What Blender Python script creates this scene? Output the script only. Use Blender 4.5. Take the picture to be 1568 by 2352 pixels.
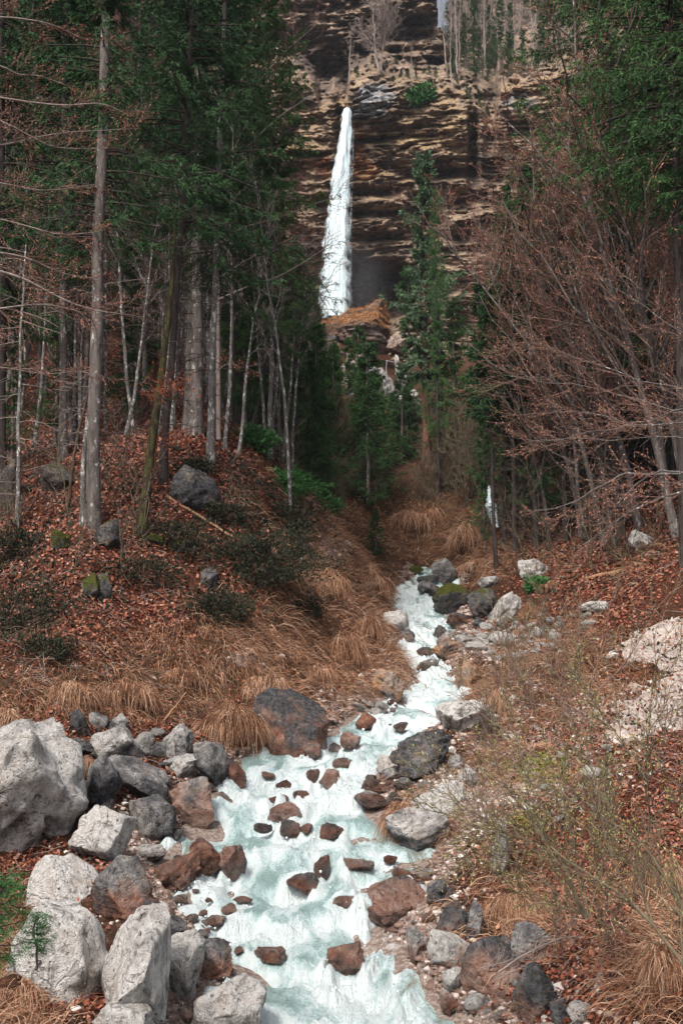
import bpy, math, random
import numpy as np
from mathutils import Vector, Matrix

for o in list(bpy.data.objects):
    bpy.data.objects.remove(o)
R = math.radians
random.seed(7)
rng = np.random.default_rng(7)
SC = bpy.context.scene
COL = SC.collection

# ------------------------------------------------------------------ camera, sky, sun, exposure
PITCH = R(6.0)
EYE = 4.5
cam_d = bpy.data.cameras.new('camera')
cam_d.sensor_fit = 'VERTICAL'
cam_d.sensor_height = 36.0
cam_d.lens = 35.0
cam_d.clip_end = 2000
cam = bpy.data.objects.new('camera', cam_d)
cam.location = (0, 0, EYE)
cam.rotation_euler = (R(90) + PITCH, 0, 0)
COL.objects.link(cam)
SC.camera = cam

SUN_EL, SUN_AZ = R(52), R(205)          # azimuth measured from +Y clockwise: behind the camera, to the left
w = bpy.data.worlds.new('World')
SC.world = w
w.use_nodes = True
nt = w.node_tree
bg = nt.nodes['Background']
sky = nt.nodes.new('ShaderNodeTexSky')
sky.sky_type = 'NISHITA'
sky.sun_disc = False
sky.sun_elevation = SUN_EL
sky.sun_rotation = SUN_AZ
sky.air_density = 1.0
sky.dust_density = 6.0
sky.ozone_density = 1.0
hs = nt.nodes.new('ShaderNodeHueSaturation')
hs.inputs['Saturation'].default_value = 0.5
nt.links.new(sky.outputs[0], hs.inputs['Color'])
nt.links.new(hs.outputs[0], bg.inputs['Color'])
bg.inputs['Strength'].default_value = 0.125

sun_d = bpy.data.lights.new('sun', 'SUN')
sun_d.energy = 2.4
sun_d.angle = R(10)
sun_d.color = (1.0, 0.95, 0.88)
sun = bpy.data.objects.new('sun', sun_d)
sun.rotation_euler = (R(90) - SUN_EL, 0, R(180) - SUN_AZ)
COL.objects.link(sun)

SC.view_settings.view_transform = 'Standard'
SC.view_settings.look = 'None'
SC.view_settings.gamma = 1.0
SC.view_settings.use_curve_mapping = False
SC.view_settings.exposure = 0.55
SC.cycles.max_bounces = 5
SC.cycles.diffuse_bounces = 2
SC.cycles.glossy_bounces = 2
SC.cycles.transmission_bounces = 3
SC.cycles.transparent_max_bounces = 8
SC.cycles.volume_bounces = 0
SC.cycles.caustics_reflective = False
SC.cycles.caustics_refractive = False

# ------------------------------------------------------------------ picture geometry (1568 x 2352 measuring grid)
F = 2352 * 35.0 / 36.0
CP, SP = math.cos(PITCH), math.sin(PITCH)

def elev(py):                                    # tangent of the elevation of a row on the middle column
    return np.tan(PITCH + np.arctan((1176.0 - np.asarray(py, float)) / F))

def P(px, py, Y):                                # the world point seen at (px,py) that lies at world depth Y
    a = (px - 784.0) / F
    b = (1176.0 - py) / F
    dy = CP - b * SP
    dz = SP + b * CP
    return np.array([a / dy * Y, Y, EYE + dz / dy * Y])

def Parr(px, py, Y):
    a = (px - 784.0) / F
    b = (1176.0 - py) / F
    dy = CP - b * SP
    dz = SP + b * CP
    return np.stack([a / dy * Y, Y + 0 * a, EYE + dz / dy * Y], -1)

def project(p):
    x, y, z = p[..., 0], p[..., 1], p[..., 2] - EYE
    d = y * CP + z * SP
    v = -y * SP + z * CP
    return 784 + x / d * F, 1176 - v / d * F

# ------------------------------------------------------------------ noise
def _hash(ix, iy, iz, seed):
    h = (ix.astype(np.int64) * 374761393 + iy.astype(np.int64) * 668265263 + iz.astype(np.int64) * 2147483647 + seed * 974634777) & 0xffffffff
    h = ((h ^ (h >> 13)) * 1274126177) & 0xffffffff
    h = ((h ^ (h >> 16)) * 2246822519) & 0xffffffff
    return ((h ^ (h >> 15)) & 0xffff) / 65535.0

def vnoise(p, seed=0):
    p = np.asarray(p, float)
    i = np.floor(p).astype(np.int64)
    f = p - i
    f = f * f * f * (f * (f * 6 - 15) + 10)
    out = 0
    for dx in (0, 1):
        wx = f[..., 0] if dx else 1 - f[..., 0]
        for dy in (0, 1):
            wy = f[..., 1] if dy else 1 - f[..., 1]
            for dz in (0, 1):
                wz = f[..., 2] if dz else 1 - f[..., 2]
                out = out + wx * wy * wz * _hash(i[..., 0] + dx, i[..., 1] + dy, i[..., 2] + dz, seed)
    return out * 2 - 1

def fbm(p, octv=4, seed=0, gain=0.5, lac=2.03):
    a, s, out = 1.0, 1.0, 0
    p = np.asarray(p, float)
    for k in range(octv):
        out = out + a * vnoise(p * s + 17.3 * k, seed + k)
        a *= gain
        s *= lac
    return out

def xyz(x, y, z=0):
    x, y, z = np.broadcast_arrays(np.asarray(x, float), np.asarray(y, float), np.asarray(z, float))
    return np.stack([x, y, z], -1)

def norm(v):
    return v / np.maximum(np.linalg.norm(v, axis=-1, keepdims=True), 1e-9)

def sstep(a, b, x):
    t = np.clip((x - a) / (b - a), 0, 1)
    return t * t * (3 - 2 * t)

# ------------------------------------------------------------------ mesh building
class MB:
    """Collects verts, faces and per-vertex attributes of ONE mesh."""
    def __init__(self):
        self.v, self.q, self.t, self.a, self.n = [], [], [], {}, 0
    def add(self, v, quads=None, tris=None, **attr):
        v = np.asarray(v, float).reshape(-1, 3)
        if quads is not None and len(quads): self.q.append(np.asarray(quads).reshape(-1, 4) + self.n)
        if tris is not None and len(tris): self.t.append(np.asarray(tris).reshape(-1, 3) + self.n)
        self.v.append(v)
        for k, x in attr.items():
            self.a.setdefault(k, []).append((self.n, np.broadcast_to(np.asarray(x, float), (len(v),))))
        self.n += len(v)
        return self
    def mesh(self, name, smooth=True):
        me = bpy.data.meshes.new(name)
        v = np.concatenate(self.v)
        q = np.concatenate(self.q) if self.q else np.zeros((0, 4), int)
        t = np.concatenate(self.t) if self.t else np.zeros((0, 3), int)
        me.vertices.add(len(v))
        me.vertices.foreach_set('co', v.astype(np.float32).ravel())
        loops = np.concatenate([q.ravel(), t.ravel()]).astype(np.int32)
        me.loops.add(len(loops))
        me.loops.foreach_set('vertex_index', loops)
        me.polygons.add(len(q) + len(t))
        st = np.concatenate([np.arange(len(q)) * 4, len(q) * 4 + np.arange(len(t)) * 3]).astype(np.int32)
        me.polygons.foreach_set('loop_start', st)
        me.polygons.foreach_set('use_smooth', np.full(len(q) + len(t), smooth))
        for k, parts in self.a.items():
            arr = np.zeros(len(v), np.float32)
            for s, x in parts: arr[s:s + len(x)] = x
            at = me.attributes.new(k, 'FLOAT', 'POINT')
            at.data.foreach_set('value', arr)
        me.update(calc_edges=True)
        return me

def link(name, me, mat=None, parent=None, loc=None):
    o = bpy.data.objects.new(name, me)
    COL.objects.link(o)
    if me is not None and mat is not None and not me.materials: me.materials.append(mat)
    if parent is not None: o.parent = parent
    if loc is not None: o.location = Vector(loc)
    return o

def tag(o, label, cat, group=None, kind=None):
    if label: o['label'] = label
    if cat: o['category'] = cat
    if group: o['group'] = group
    if kind: o['kind'] = kind
    return o

def thing(name, label, cat, loc=(0, 0, 0), group=None):
    o = bpy.data.objects.new(name, None)
    COL.objects.link(o)
    o.empty_display_size = 0.2
    o.location = Vector(loc)
    return tag(o, label, cat, group)

def struct(name, me, mat):
    o = link(name, me, mat)
    o['kind'] = 'structure'
    return o

def tubes(mb, pts, rad, sides=5, cap=False, **attr):
    """pts (N,K,3), rad (N,K)"""
    pts = np.asarray(pts, float); rad = np.asarray(rad, float)
    N, K = pts.shape[:2]
    if N == 0: return
    tan = np.empty_like(pts)
    tan[:, 1:-1] = pts[:, 2:] - pts[:, :-2]
    tan[:, 0] = pts[:, 1] - pts[:, 0]
    tan[:, -1] = pts[:, -1] - pts[:, -2]
    tan = norm(tan)
    ref = np.where(np.abs(tan[:, :1, 2:3]) > 0.85, np.array([1.0, 0, 0]), np.array([0, 0, 1.0]))
    ref = np.broadcast_to(ref, pts.shape)
    a = norm(np.cross(tan, ref)); b = np.cross(tan, a)
    th = np.arange(sides) / sides * 2 * math.pi
    ring = (pts[:, :, None] + rad[:, :, None, None] * (a[:, :, None] * np.cos(th)[:, None] + b[:, :, None] * np.sin(th)[:, None]))
    idx = np.arange(N * K * sides).reshape(N, K, sides)
    nx = np.roll(idx, -1, 2)
    q = np.stack([idx[:, :-1], nx[:, :-1], nx[:, 1:], idx[:, 1:]], -1)
    at = {k: np.broadcast_to(np.asarray(x, float).reshape(-1, 1, 1), (N, K, sides)).ravel() for k, x in attr.items()}
    mb.add(ring, q, **at)

def kites(mb, base, d, side, L, W, rnd=None, mid=0.45):
    base = np.asarray(base, float)
    N = len(base)
    L = np.broadcast_to(np.asarray(L, float), (N,))[:, None]
    W = np.broadcast_to(np.asarray(W, float), (N,))[:, None]
    m = base + d * L * mid
    v = np.stack([base, m + side * W / 2, base + d * L, m - side * W / 2], 1)
    q = np.arange(N * 4).reshape(N, 4)
    r = rng.random(N) if rnd is None else rnd
    mb.add(v, q, rnd=np.repeat(r, 4))

def randdir(n, g=rng):
    return norm(g.normal(size=(n, 3)))

def spawn(par, n, tmin, tmax, amin, amax, length, K, up=0.0, wob=0.06, g=rng, flat=0.0, taper=0.6):
    """children polylines along every parent polyline. length: (N,) base lengths"""
    par = np.asarray(par, float)
    N, KP = par.shape[:2]
    idx = np.repeat(np.arange(N), n)
    t = np.tile((np.arange(n) + 0.5) / n, N) + g.uniform(-0.5, 0.5, N * n) / n
    t = tmin + (tmax - tmin) * np.clip(t, 0, 1)
    f = t * (KP - 1)
    i = np.minimum(f.astype(int), KP - 2)
    fr = (f - i)[:, None]
    p0, p1 = par[idx, i], par[idx, i + 1]
    pos = p0 * (1 - fr) + p1 * fr
    tan = norm(p1 - p0)
    rv = g.normal(size=(N * n, 3))
    rv[:, 2] *= (1 - flat)
    rv = rv - (rv * tan).sum(1, keepdims=True) * tan
    rv = norm(rv)
    a = g.uniform(amin, amax, N * n)[:, None]
    d = tan * np.cos(a) + rv * np.sin(a)
    L = np.repeat(np.broadcast_to(length, (N,)), n) * (1 - taper * t) * g.uniform(0.65, 1.25, N * n)
    s = np.linspace(0, 1, K)
    out = pos[:, None] + d[:, None] * (L[:, None] * s)[..., None]
    out[..., 2] += up * L[:, None] * s ** 2
    w_ = g.normal(size=(N * n, K, 3)) * (wob * L)[:, None, None]
    w_[:, 0] = 0
    out += np.cumsum(w_, 1) * 0.5
    return out, L, idx, t

# ------------------------------------------------------------------ materials
def mat(name, rough=0.85, spec=0.25):
    m = bpy.data.materials.new(name)
    m.use_nodes = True
    b = m.node_tree.nodes['Principled BSDF']
    b.inputs['Roughness'].default_value = rough
    b.inputs['Specular IOR Level'].default_value = spec
    return m, m.node_tree, b

class NG:
    def __init__(s, nt): s.nt = nt
    def n(s, t, **k):
        x = s.nt.nodes.new(t)
        for a, b in k.items():
            setattr(x, a, b)
        return x
    def l(s, a, b): s.nt.links.new(a, b)
    def coord(s, kind='Object', scale=(1, 1, 1)):
        c = s.n('ShaderNodeTexCoord')
        m = s.n('ShaderNodeMapping')
        m.inputs['Scale'].default_value = scale
        s.l(c.outputs[kind], m.inputs[0])
        return m.outputs[0]
    def noise(s, vec, scale, detail=5, rough=0.6, dist=0.0):
        x = s.n('ShaderNodeTexNoise')
        x.inputs['Scale'].default_value = scale
        x.inputs['Detail'].default_value = detail
        x.inputs['Roughness'].default_value = rough
        x.inputs['Distortion'].default_value = dist
        if vec is not None: s.l(vec, x.inputs['Vector'])
        return x.outputs[0]
    def vor(s, vec, scale, feature='F1', out=0):
        x = s.n('ShaderNodeTexVoronoi', feature=feature)
        x.inputs['Scale'].default_value = scale
        s.l(vec, x.inputs['Vector'])
        return x.outputs[out]
    def ramp(s, fac, stops, interp='LINEAR'):
        x = s.n('ShaderNodeValToRGB')
        e = x.color_ramp.elements
        x.color_ramp.interpolation = interp
        while len(e) < len(stops): e.new(0.5)
        for k, (p, c) in enumerate(stops):
            e[k].position = p
            e[k].color = (*c, 1) if len(c) == 3 else c
        s.l(fac, x.inputs[0])
        return x.outputs[0]
    def attr(s, name):
        return s.n('ShaderNodeAttribute', attribute_name=name).outputs['Fac']
    def mix(s, fac, a, b, mode='MIX'):
        x = s.n('ShaderNodeMix', data_type='RGBA', blend_type=mode)
        for v, i in ((fac, 0), (a, 6), (b, 7)):
            if isinstance(v, (int, float)): x.inputs[i].default_value = v
            elif isinstance(v, tuple): x.inputs[i].default_value = (*v, 1)
            else: s.l(v, x.inputs[i])
        return x.outputs[2]
    def math(s, op, a, b=0.0, c=None, clamp=False):
        x = s.n('ShaderNodeMath', operation=op, use_clamp=clamp)
        for i, v in enumerate((a, b) if c is None else (a, b, c)):
            if isinstance(v, (int, float)): x.inputs[i].default_value = v
            else: s.l(v, x.inputs[i])
        return x.outputs[0]
    def bump(s, h, strength, dist, b):
        x = s.n('ShaderNodeBump')
        x.inputs['Strength'].default_value = strength
        x.inputs['Distance'].default_value = dist
        s.l(h, x.inputs['Height'])
        s.l(x.outputs[0], b.inputs['Normal'])
    def step(s, v, lo, hi):
        x = s.n('ShaderNodeMapRange', interpolation_type='SMOOTHSTEP')
        for i, q in ((0, v), (1, lo), (2, hi)):
            if isinstance(q, (int, float)): x.inputs[i].default_value = q
            else: s.l(q, x.inputs[i])
        return x.outputs[0]

def blade_mat(name, cols, rough=0.7, spec=0.2, clump=0.0, trans=0.0):
    """colour per blade from its 'rnd' attribute, plus a per-object shift"""
    m, t, b = mat(name, rough, spec)
    g = NG(t)
    oi = g.n('ShaderNodeObjectInfo')
    f = g.attr('rnd')
    if clump:
        nz = g.noise(g.coord('Object'), clump, 2, 0.5)
        f = g.math('ADD', g.math('MULTIPLY', f, 0.55), g.math('MULTIPLY_ADD', nz, 0.9, -0.22))
    f = g.math('ADD', f, g.math('MULTIPLY_ADD', oi.outputs['Random'], 0.2, -0.1), clamp=True)
    n = len(cols)
    c = g.ramp(f, [(i / (n - 1), q) for i, q in enumerate(cols)])
    g.l(c, b.inputs['Base Color'])
    if trans:
        tr = g.n('ShaderNodeBsdfTranslucent')
        g.l(c, tr.inputs[0])
        mx = g.n('ShaderNodeMixShader')
        mx.inputs[0].default_value = trans
        g.l(b.outputs[0], mx.inputs[1]); g.l(tr.outputs[0], mx.inputs[2])
        g.l(mx.outputs[0], t.nodes['Material Output'].inputs[0])
    return m

def bark_mat(name, dark, light, patch=None, patch_lo=0.55, scale=3.0, bump=0.6):
    m, t, b = mat(name, 0.9, 0.15)
    g = NG(t)
    v = g.coord('Object', (scale, scale, scale * 0.22))
    n1 = g.noise(v, 3.0, 6, 0.65)
    n2 = g.noise(g.coord('Object', (1.2, 1.2, 0.5)), 2.2, 4, 0.6)
    c = g.ramp(n1, [(0.33, dark), (0.66, light)])
    c = g.mix(g.math('MULTIPLY', n2, 0.5), c, tuple(q * 0.55 for q in dark))
    if patch:
        n3 = g.noise(g.coord('Object', (5, 5, 2.5)), 1.3, 5, 0.7)
        c = g.mix(g.step(n3, patch_lo, patch_lo + 0.05), c, patch)
    g.l(c, b.inputs['Base Color'])
    g.bump(n1, bump, 0.05, b)
    return m

M = {}
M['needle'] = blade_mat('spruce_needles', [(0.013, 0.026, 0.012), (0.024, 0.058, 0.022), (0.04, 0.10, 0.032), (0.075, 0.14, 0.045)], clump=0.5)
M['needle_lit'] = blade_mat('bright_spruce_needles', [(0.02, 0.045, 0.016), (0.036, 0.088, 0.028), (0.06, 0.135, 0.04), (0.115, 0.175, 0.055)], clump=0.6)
M['needle_pine'] = blade_mat('pine_needles', [(0.06, 0.10, 0.06), (0.10, 0.165, 0.095), (0.15, 0.23, 0.125), (0.21, 0.28, 0.15)], clump=0.8)
M['heather'] = blade_mat('heather_leaves', [(0.01, 0.014, 0.009), (0.018, 0.024, 0.013), (0.035, 0.035, 0.02), (0.06, 0.045, 0.03)], clump=1.0)
M['juniper'] = blade_mat('juniper_leaves', [(0.015, 0.05, 0.015), (0.03, 0.105, 0.03), (0.055, 0.17, 0.045), (0.10, 0.21, 0.055)], clump=1.5)
M['moss'] = blade_mat('moss_tufts', [(0.03, 0.04, 0.01), (0.06, 0.08, 0.015), (0.12, 0.14, 0.02), (0.16, 0.17, 0.03)], clump=1.5)
M['straw'] = blade_mat('straw_grass', [(0.065, 0.028, 0.016), (0.22, 0.10, 0.055), (0.43, 0.235, 0.14), (0.68, 0.48, 0.34)], clump=0.0, trans=0.15)
M['litter'] = blade_mat('fallen_leaves', [(0.026, 0.010, 0.008), (0.085, 0.024, 0.014), (0.20, 0.05, 0.026), (0.30, 0.095, 0.05), (0.42, 0.22, 0.15)], rough=0.55, spec=0.35)
M['beechleaf'] = blade_mat('dead_beech_leaves', [(0.13, 0.03, 0.015), (0.28, 0.07, 0.03), (0.42, 0.13, 0.06)], trans=0.2)
M['bud'] = blade_mat('red_buds', [(0.16, 0.055, 0.042), (0.32, 0.115, 0.075), (0.46, 0.19, 0.12), (0.55, 0.29, 0.19)])
M['catkin'] = blade_mat('green_buds', [(0.16, 0.14, 0.05), (0.28, 0.27, 0.09), (0.42, 0.40, 0.16)])
M['willowleaf'] = blade_mat('young_leaves', [(0.10, 0.14, 0.02), (0.20, 0.24, 0.03), (0.32, 0.32, 0.05)], trans=0.3)
M['shore'] = blade_mat('shore_gravel', [(0.04, 0.024, 0.02), (0.12, 0.07, 0.055), (0.24, 0.16, 0.13), (0.46, 0.38, 0.34)], rough=0.6)
M['gravel'] = blade_mat('gravel_chips', [(0.16, 0.12, 0.10), (0.34, 0.27, 0.23), (0.52, 0.46, 0.42), (0.66, 0.62, 0.58)], rough=0.9)
M['bark_grey'] = bark_mat('grey_bark', (0.075, 0.063, 0.058), (0.235, 0.20, 0.185), (0.42, 0.41, 0.39), 0.585)
M['bark_dark'] = bark_mat('dark_bark', (0.025, 0.02, 0.018), (0.10, 0.08, 0.075), (0.20, 0.19, 0.18), 0.68)
M['bark_red'] = bark_mat('red_pine_bark', (0.10, 0.05, 0.04), (0.30, 0.15, 0.11), (0.34, 0.24, 0.2), 0.64)
M['bark_moss'] = bark_mat('mossy_bark', (0.022, 0.016, 0.012), (0.07, 0.05, 0.03), (0.055, 0.058, 0.018), 0.5)
M['bark_pale'] = bark_mat('pale_birch_bark', (0.10, 0.09, 0.085), (0.27, 0.25, 0.235), (0.56, 0.55, 0.53), 0.545)
M['twig_pale'] = bark_mat('pale_twig_bark', (0.22, 0.17, 0.15), (0.42, 0.35, 0.32), None, scale=2)
M['twig_red'] = bark_mat('reddish_twig_bark', (0.12, 0.07, 0.058), (0.31, 0.20, 0.165), None, scale=2)
M['twig_olive'] = bark_mat('olive_twig_bark', (0.09, 0.07, 0.045), (0.22, 0.19, 0.13), None, scale=2)
M['twig_dark'] = bark_mat('dark_twig_bark', (0.035, 0.028, 0.025), (0.13, 0.10, 0.09), None, scale=2)
M['wood'] = bark_mat('bare_wood', (0.25, 0.13, 0.07), (0.48, 0.30, 0.18), None, scale=4)
M['wood_dark'] = bark_mat('old_wood', (0.06, 0.04, 0.03), (0.20, 0.14, 0.10), None, scale=4)
M['wood_grey'] = bark_mat('weathered_wood', (0.16, 0.15, 0.145), (0.42, 0.41, 0.40), None, scale=4)

def rock_material():
    m, t, b = mat('limestone', 0.85, 0.3)
    g = NG(t)
    oi = g.n('ShaderNodeObjectInfo')
    tc = g.n('ShaderNodeTexCoord')
    ad = g.n('ShaderNodeVectorMath', operation='ADD')
    cx = g.n('ShaderNodeCombineXYZ')
    r30 = g.math('MULTIPLY', oi.outputs['Random'], 90.0)
    for i in range(3): g.l(r30, cx.inputs[i])
    g.l(tc.outputs['Object'], ad.inputs[0]); g.l(cx.outputs[0], ad.inputs[1])
    v = ad.outputs[0]
    mp = g.n('ShaderNodeMapping'); mp.inputs['Scale'].default_value = (1, 1, 2.6); mp.inputs['Rotation'].default_value = (0.5, 0.35, 0.2)
    g.l(v, mp.inputs[0])
    big = g.noise(v, 1.6, 6, 0.62, 0.4)
    fine = g.noise(v, 11.0, 6, 0.7)
    spk = g.noise(v, 34.0, 4, 0.7)
    lay = g.noise(mp.outputs[0], 3.2, 7, 0.72, 0.7)
    tone = g.attr('tone')
    pale = g.ramp(fine, [(0.26, (0.32, 0.28, 0.26)), (0.40, (0.60, 0.56, 0.53)), (0.54, (0.76, 0.73, 0.70)), (0.8, (0.83, 0.81, 0.79))])
    dark = g.ramp(fine, [(0.3, (0.025, 0.024, 0.027)), (0.5, (0.085, 0.083, 0.09)), (0.66, (0.19, 0.19, 0.20)), (0.8, (0.36, 0.36, 0.37))])
    f = g.math('ADD', tone, g.math('MULTIPLY_ADD', big, 1.5, -0.75))
    col = g.mix(g.step(f, 0.15, 0.85), dark, pale)
    # lichen and dirt blotches
    lich = g.step(g.noise(v, 7.5, 7, 0.78, 0.6), 0.54, 0.61)
    col = g.mix(g.math('MULTIPLY', lich, 0.68), col, g.ramp(spk, [(0.35, (0.05, 0.042, 0.035)), (0.7, (0.17, 0.14, 0.115))]))
    tan = g.step(g.noise(v, 2.4, 5, 0.6), 0.5, 0.75)
    col = g.mix(g.math('MULTIPLY', tan, 0.5), col, (0.40, 0.29, 0.20))
    # dark cracks
    crk = g.step(lay, 0.40, 0.34)
    col = g.mix(g.math('MULTIPLY', g.math('SUBTRACT', 1.0, g.step(lay, 0.34, 0.41)), g.step(g.noise(v, 1.3, 4, 0.6), 0.46, 0.62)), col, (0.075, 0.06, 0.052))
    # rusty algae close to the water
    stk = g.noise(g.coord('Object', (4.5, 4.5, 0.5)), 1.3, 5, 0.7, 0.5)
    geo0 = g.n('ShaderNodeNewGeometry')
    sx0 = g.n('ShaderNodeSeparateXYZ'); g.l(geo0.outputs['Normal'], sx0.inputs[0])
    steep = g.step(sx0.outputs['Z'], 0.45, 0.0)
    col = g.mix(g.math('MULTIPLY', g.math('MULTIPLY', g.math('MULTIPLY', steep, g.step(stk, 0.50, 0.60)), g.step(oi.outputs['Random'], 0.5, 0.6)), 0.7), col, (0.055, 0.045, 0.038))
    pit = g.step(g.vor(v, 9.0), 0.22, 0.10)
    col = g.mix(g.math('MULTIPLY', g.math('MULTIPLY', pit, g.step(fine, 0.45, 0.55)), 0.7), col, (0.08, 0.065, 0.055))
    vw = g.n('ShaderNodeVectorMath', operation='ADD')
    vs = g.n('ShaderNodeVectorMath', operation='SCALE'); vs.inputs['Scale'].default_value = 0.5
    nzc = g.n('ShaderNodeTexNoise'); nzc.inputs['Scale'].default_value = 2.5; nzc.inputs['Detail'].default_value = 4
    g.l(v, nzc.inputs['Vector']); g.l(nzc.outputs[1], vs.inputs[0]); g.l(v, vw.inputs[0]); g.l(vs.outputs[0], vw.inputs[1])
    ck = g.step(g.vor(vw.outputs[0], 1.7, 'DISTANCE_TO_EDGE'), 0.0, 0.035)
    ck = g.math('MAXIMUM', ck, g.step(big, 0.5, 0.42))
    col = g.mix(g.math('MULTIPLY', g.math('MULTIPLY_ADD', ck, -0.3, 0.3), g.step(g.noise(v, 1.9, 3, 0.6), 0.44, 0.60)), col, (0.06, 0.05, 0.045))
    st = g.attr('stain')
    stf = g.step(g.math('ADD', st, g.math('MULTIPLY_ADD', big, 1.3, -0.65)), 0.3, 0.7)
    hue = g.math('FRACT', g.math('MULTIPLY', oi.outputs['Random'], 7.31))
    rust = g.ramp(g.noise(v, 4.5, 6, 0.7), [(0.28, (0.022, 0.012, 0.010)), (0.40, (0.085, 0.034, 0.022)), (0.50, (0.25, 0.095, 0.055)), (0.60, (0.42, 0.21, 0.135)), (0.72, (0.56, 0.40, 0.31))])
    rust = g.mix(g.math('MULTIPLY', g.step(hue, 0.25, 0.55), 0.75), rust, g.ramp(g.noise(v, 5.5, 6, 0.7), [(0.3, (0.10, 0.055, 0.045)), (0.48, (0.34, 0.20, 0.155)), (0.65, (0.55, 0.42, 0.36))]))
    rust = g.mix(g.math('MULTIPLY', g.step(hue, 0.35, 0.05), 0.8), rust, g.ramp(g.noise(v, 5.5, 6, 0.7), [(0.34, (0.022, 0.016, 0.015)), (0.50, (0.09, 0.055, 0.045)), (0.66, (0.30, 0.20, 0.16))]))
    col = g.mix(stf, col, rust)
    ora = g.attr('orange')
    orc = g.ramp(g.noise(v, 7.0, 6, 0.7), [(0.3, (0.14, 0.06, 0.03)), (0.48, (0.42, 0.22, 0.11)), (0.7, (0.62, 0.42, 0.28))])
    col = g.mix(g.math('MULTIPLY', ora, g.step(big, 0.3, 0.6)), col, orc)
    # moss and dry grass on upward faces
    geo = g.n('ShaderNodeNewGeometry')
    sx = g.n('ShaderNodeSeparateXYZ'); g.l(geo.outputs['Normal'], sx.inputs[0])
    up = sx.outputs['Z']
    ms = g.attr('moss')
    mf = g.step(g.math('ADD', g.math('MULTIPLY', ms, 1.3), g.math('ADD', g.math('MULTIPLY', up, 0.45), g.math('MULTIPLY_ADD', lay, 0.9, -0.9))), 0.55, 0.8)
    mc = g.ramp(spk, [(0.3, (0.022, 0.024, 0.008)), (0.5, (0.075, 0.08, 0.015)), (0.72, (0.16, 0.17, 0.03))])
    col = g.mix(g.math('MULTIPLY', mf, g.step(ms, 0.01, 0.2)), col, mc)
    wet = g.attr('wet')
    wl = g.n('ShaderNodeMix', data_type='RGBA', blend_type='MULTIPLY')
    g.l(g.math('MULTIPLY', wet, 0.55), wl.inputs[0]); g.l(col, wl.inputs[6]); wl.inputs[7].default_value = (0.25, 0.22, 0.2, 1)
    g.l(wl.outputs[2], b.inputs['Base Color'])
    g.l(g.math('MULTIPLY_ADD', wet, -0.62, 0.9), b.inputs['Roughness'])
    g.l(g.math('MULTIPLY_ADD', wet, 0.5, 0.15), b.inputs['Specular IOR Level'])
    h = g.math('ADD', g.math('MULTIPLY', lay, 0.42), g.math('ADD', g.math('MULTIPLY', fine, 0.6), g.math('MULTIPLY', spk, 0.34)))
    g.bump(g.math('SUBTRACT', h, g.math('ADD', g.math('MULTIPLY', pit, 0.3), g.math('MULTIPLY_ADD', ck, -0.15, 0.15))), 1.0, 0.2, b)
    return m
M['rock'] = rock_material()

def ground_material():
    m, t, b = mat('forest_floor', 0.95, 0.1)
    g = NG(t)
    v = g.coord('Object')
    n1 = g.noise(v, 0.7, 6, 0.65)
    n2 = g.noise(v, 9.0, 6, 0.75)
    n3 = g.noise(v, 30.0, 4, 0.7)
    soil = g.ramp(n2, [(0.3, (0.018, 0.010, 0.007)), (0.5, (0.06, 0.028, 0.017)), (0.7, (0.13, 0.06, 0.036))])
    leaf = g.ramp(n3, [(0.3, (0.022, 0.011, 0.008)), (0.48, (0.075, 0.027, 0.016)), (0.62, (0.15, 0.055, 0.032)), (0.8, (0.30, 0.16, 0.11))])
    straw = g.ramp(n3, [(0.3, (0.035, 0.018, 0.010)), (0.5, (0.095, 0.048, 0.026)), (0.75, (0.22, 0.13, 0.075))])
    grav = g.ramp(g.noise(v, 14.0, 6, 0.8), [(0.32, (0.10, 0.06, 0.045)), (0.5, (0.28, 0.21, 0.175)), (0.68, (0.55, 0.49, 0.46))])
    c = g.mix(g.step(g.math('ADD', g.attr('leaf'), g.math('MULTIPLY_ADD', n1, 1.0, -0.5)), 0.2, 0.7), soil, leaf)
    c = g.mix(g.step(g.math('ADD', g.attr('grass'), g.math('MULTIPLY_ADD', n1, 1.0, -0.5)), 0.3, 0.7), c, straw)
    c = g.mix(g.step(g.math('ADD', g.attr('stony'), g.math('MULTIPLY_ADD', n2, 1.0, -0.5)), 0.35, 0.65), c, grav)
    dk = g.mix(g.step(g.noise(v, 1.7, 4, 0.6), 0.5, 0.62), c, (0.02, 0.022, 0.012))
    c = g.mix(g.attr('moss'), c, dk)
    g.l(c, b.inputs['Base Color'])
    g.bump(g.math('ADD', n2, g.math('MULTIPLY', n3, 0.4)), 0.8, 0.12, b)
    return m
M['ground'] = ground_material()

def path_material():
    m, t, b = mat('path_gravel', 0.95, 0.1)
    g = NG(t)
    v = g.coord('Object')
    n2 = g.noise(v, 6.0, 7, 0.75)
    n3 = g.noise(v, 40.0, 4, 0.7)
    c = g.ramp(n2, [(0.3, (0.24, 0.17, 0.14)), (0.5, (0.43, 0.37, 0.335)), (0.7, (0.60, 0.55, 0.52))])
    c = g.mix(g.step(n3, 0.56, 0.66), c, (0.30, 0.20, 0.16))
    g.l(c, b.inputs['Base Color'])
    g.bump(g.math('ADD', n2, n3), 0.5, 0.05, b)
    return m
M['path'] = path_material()

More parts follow.
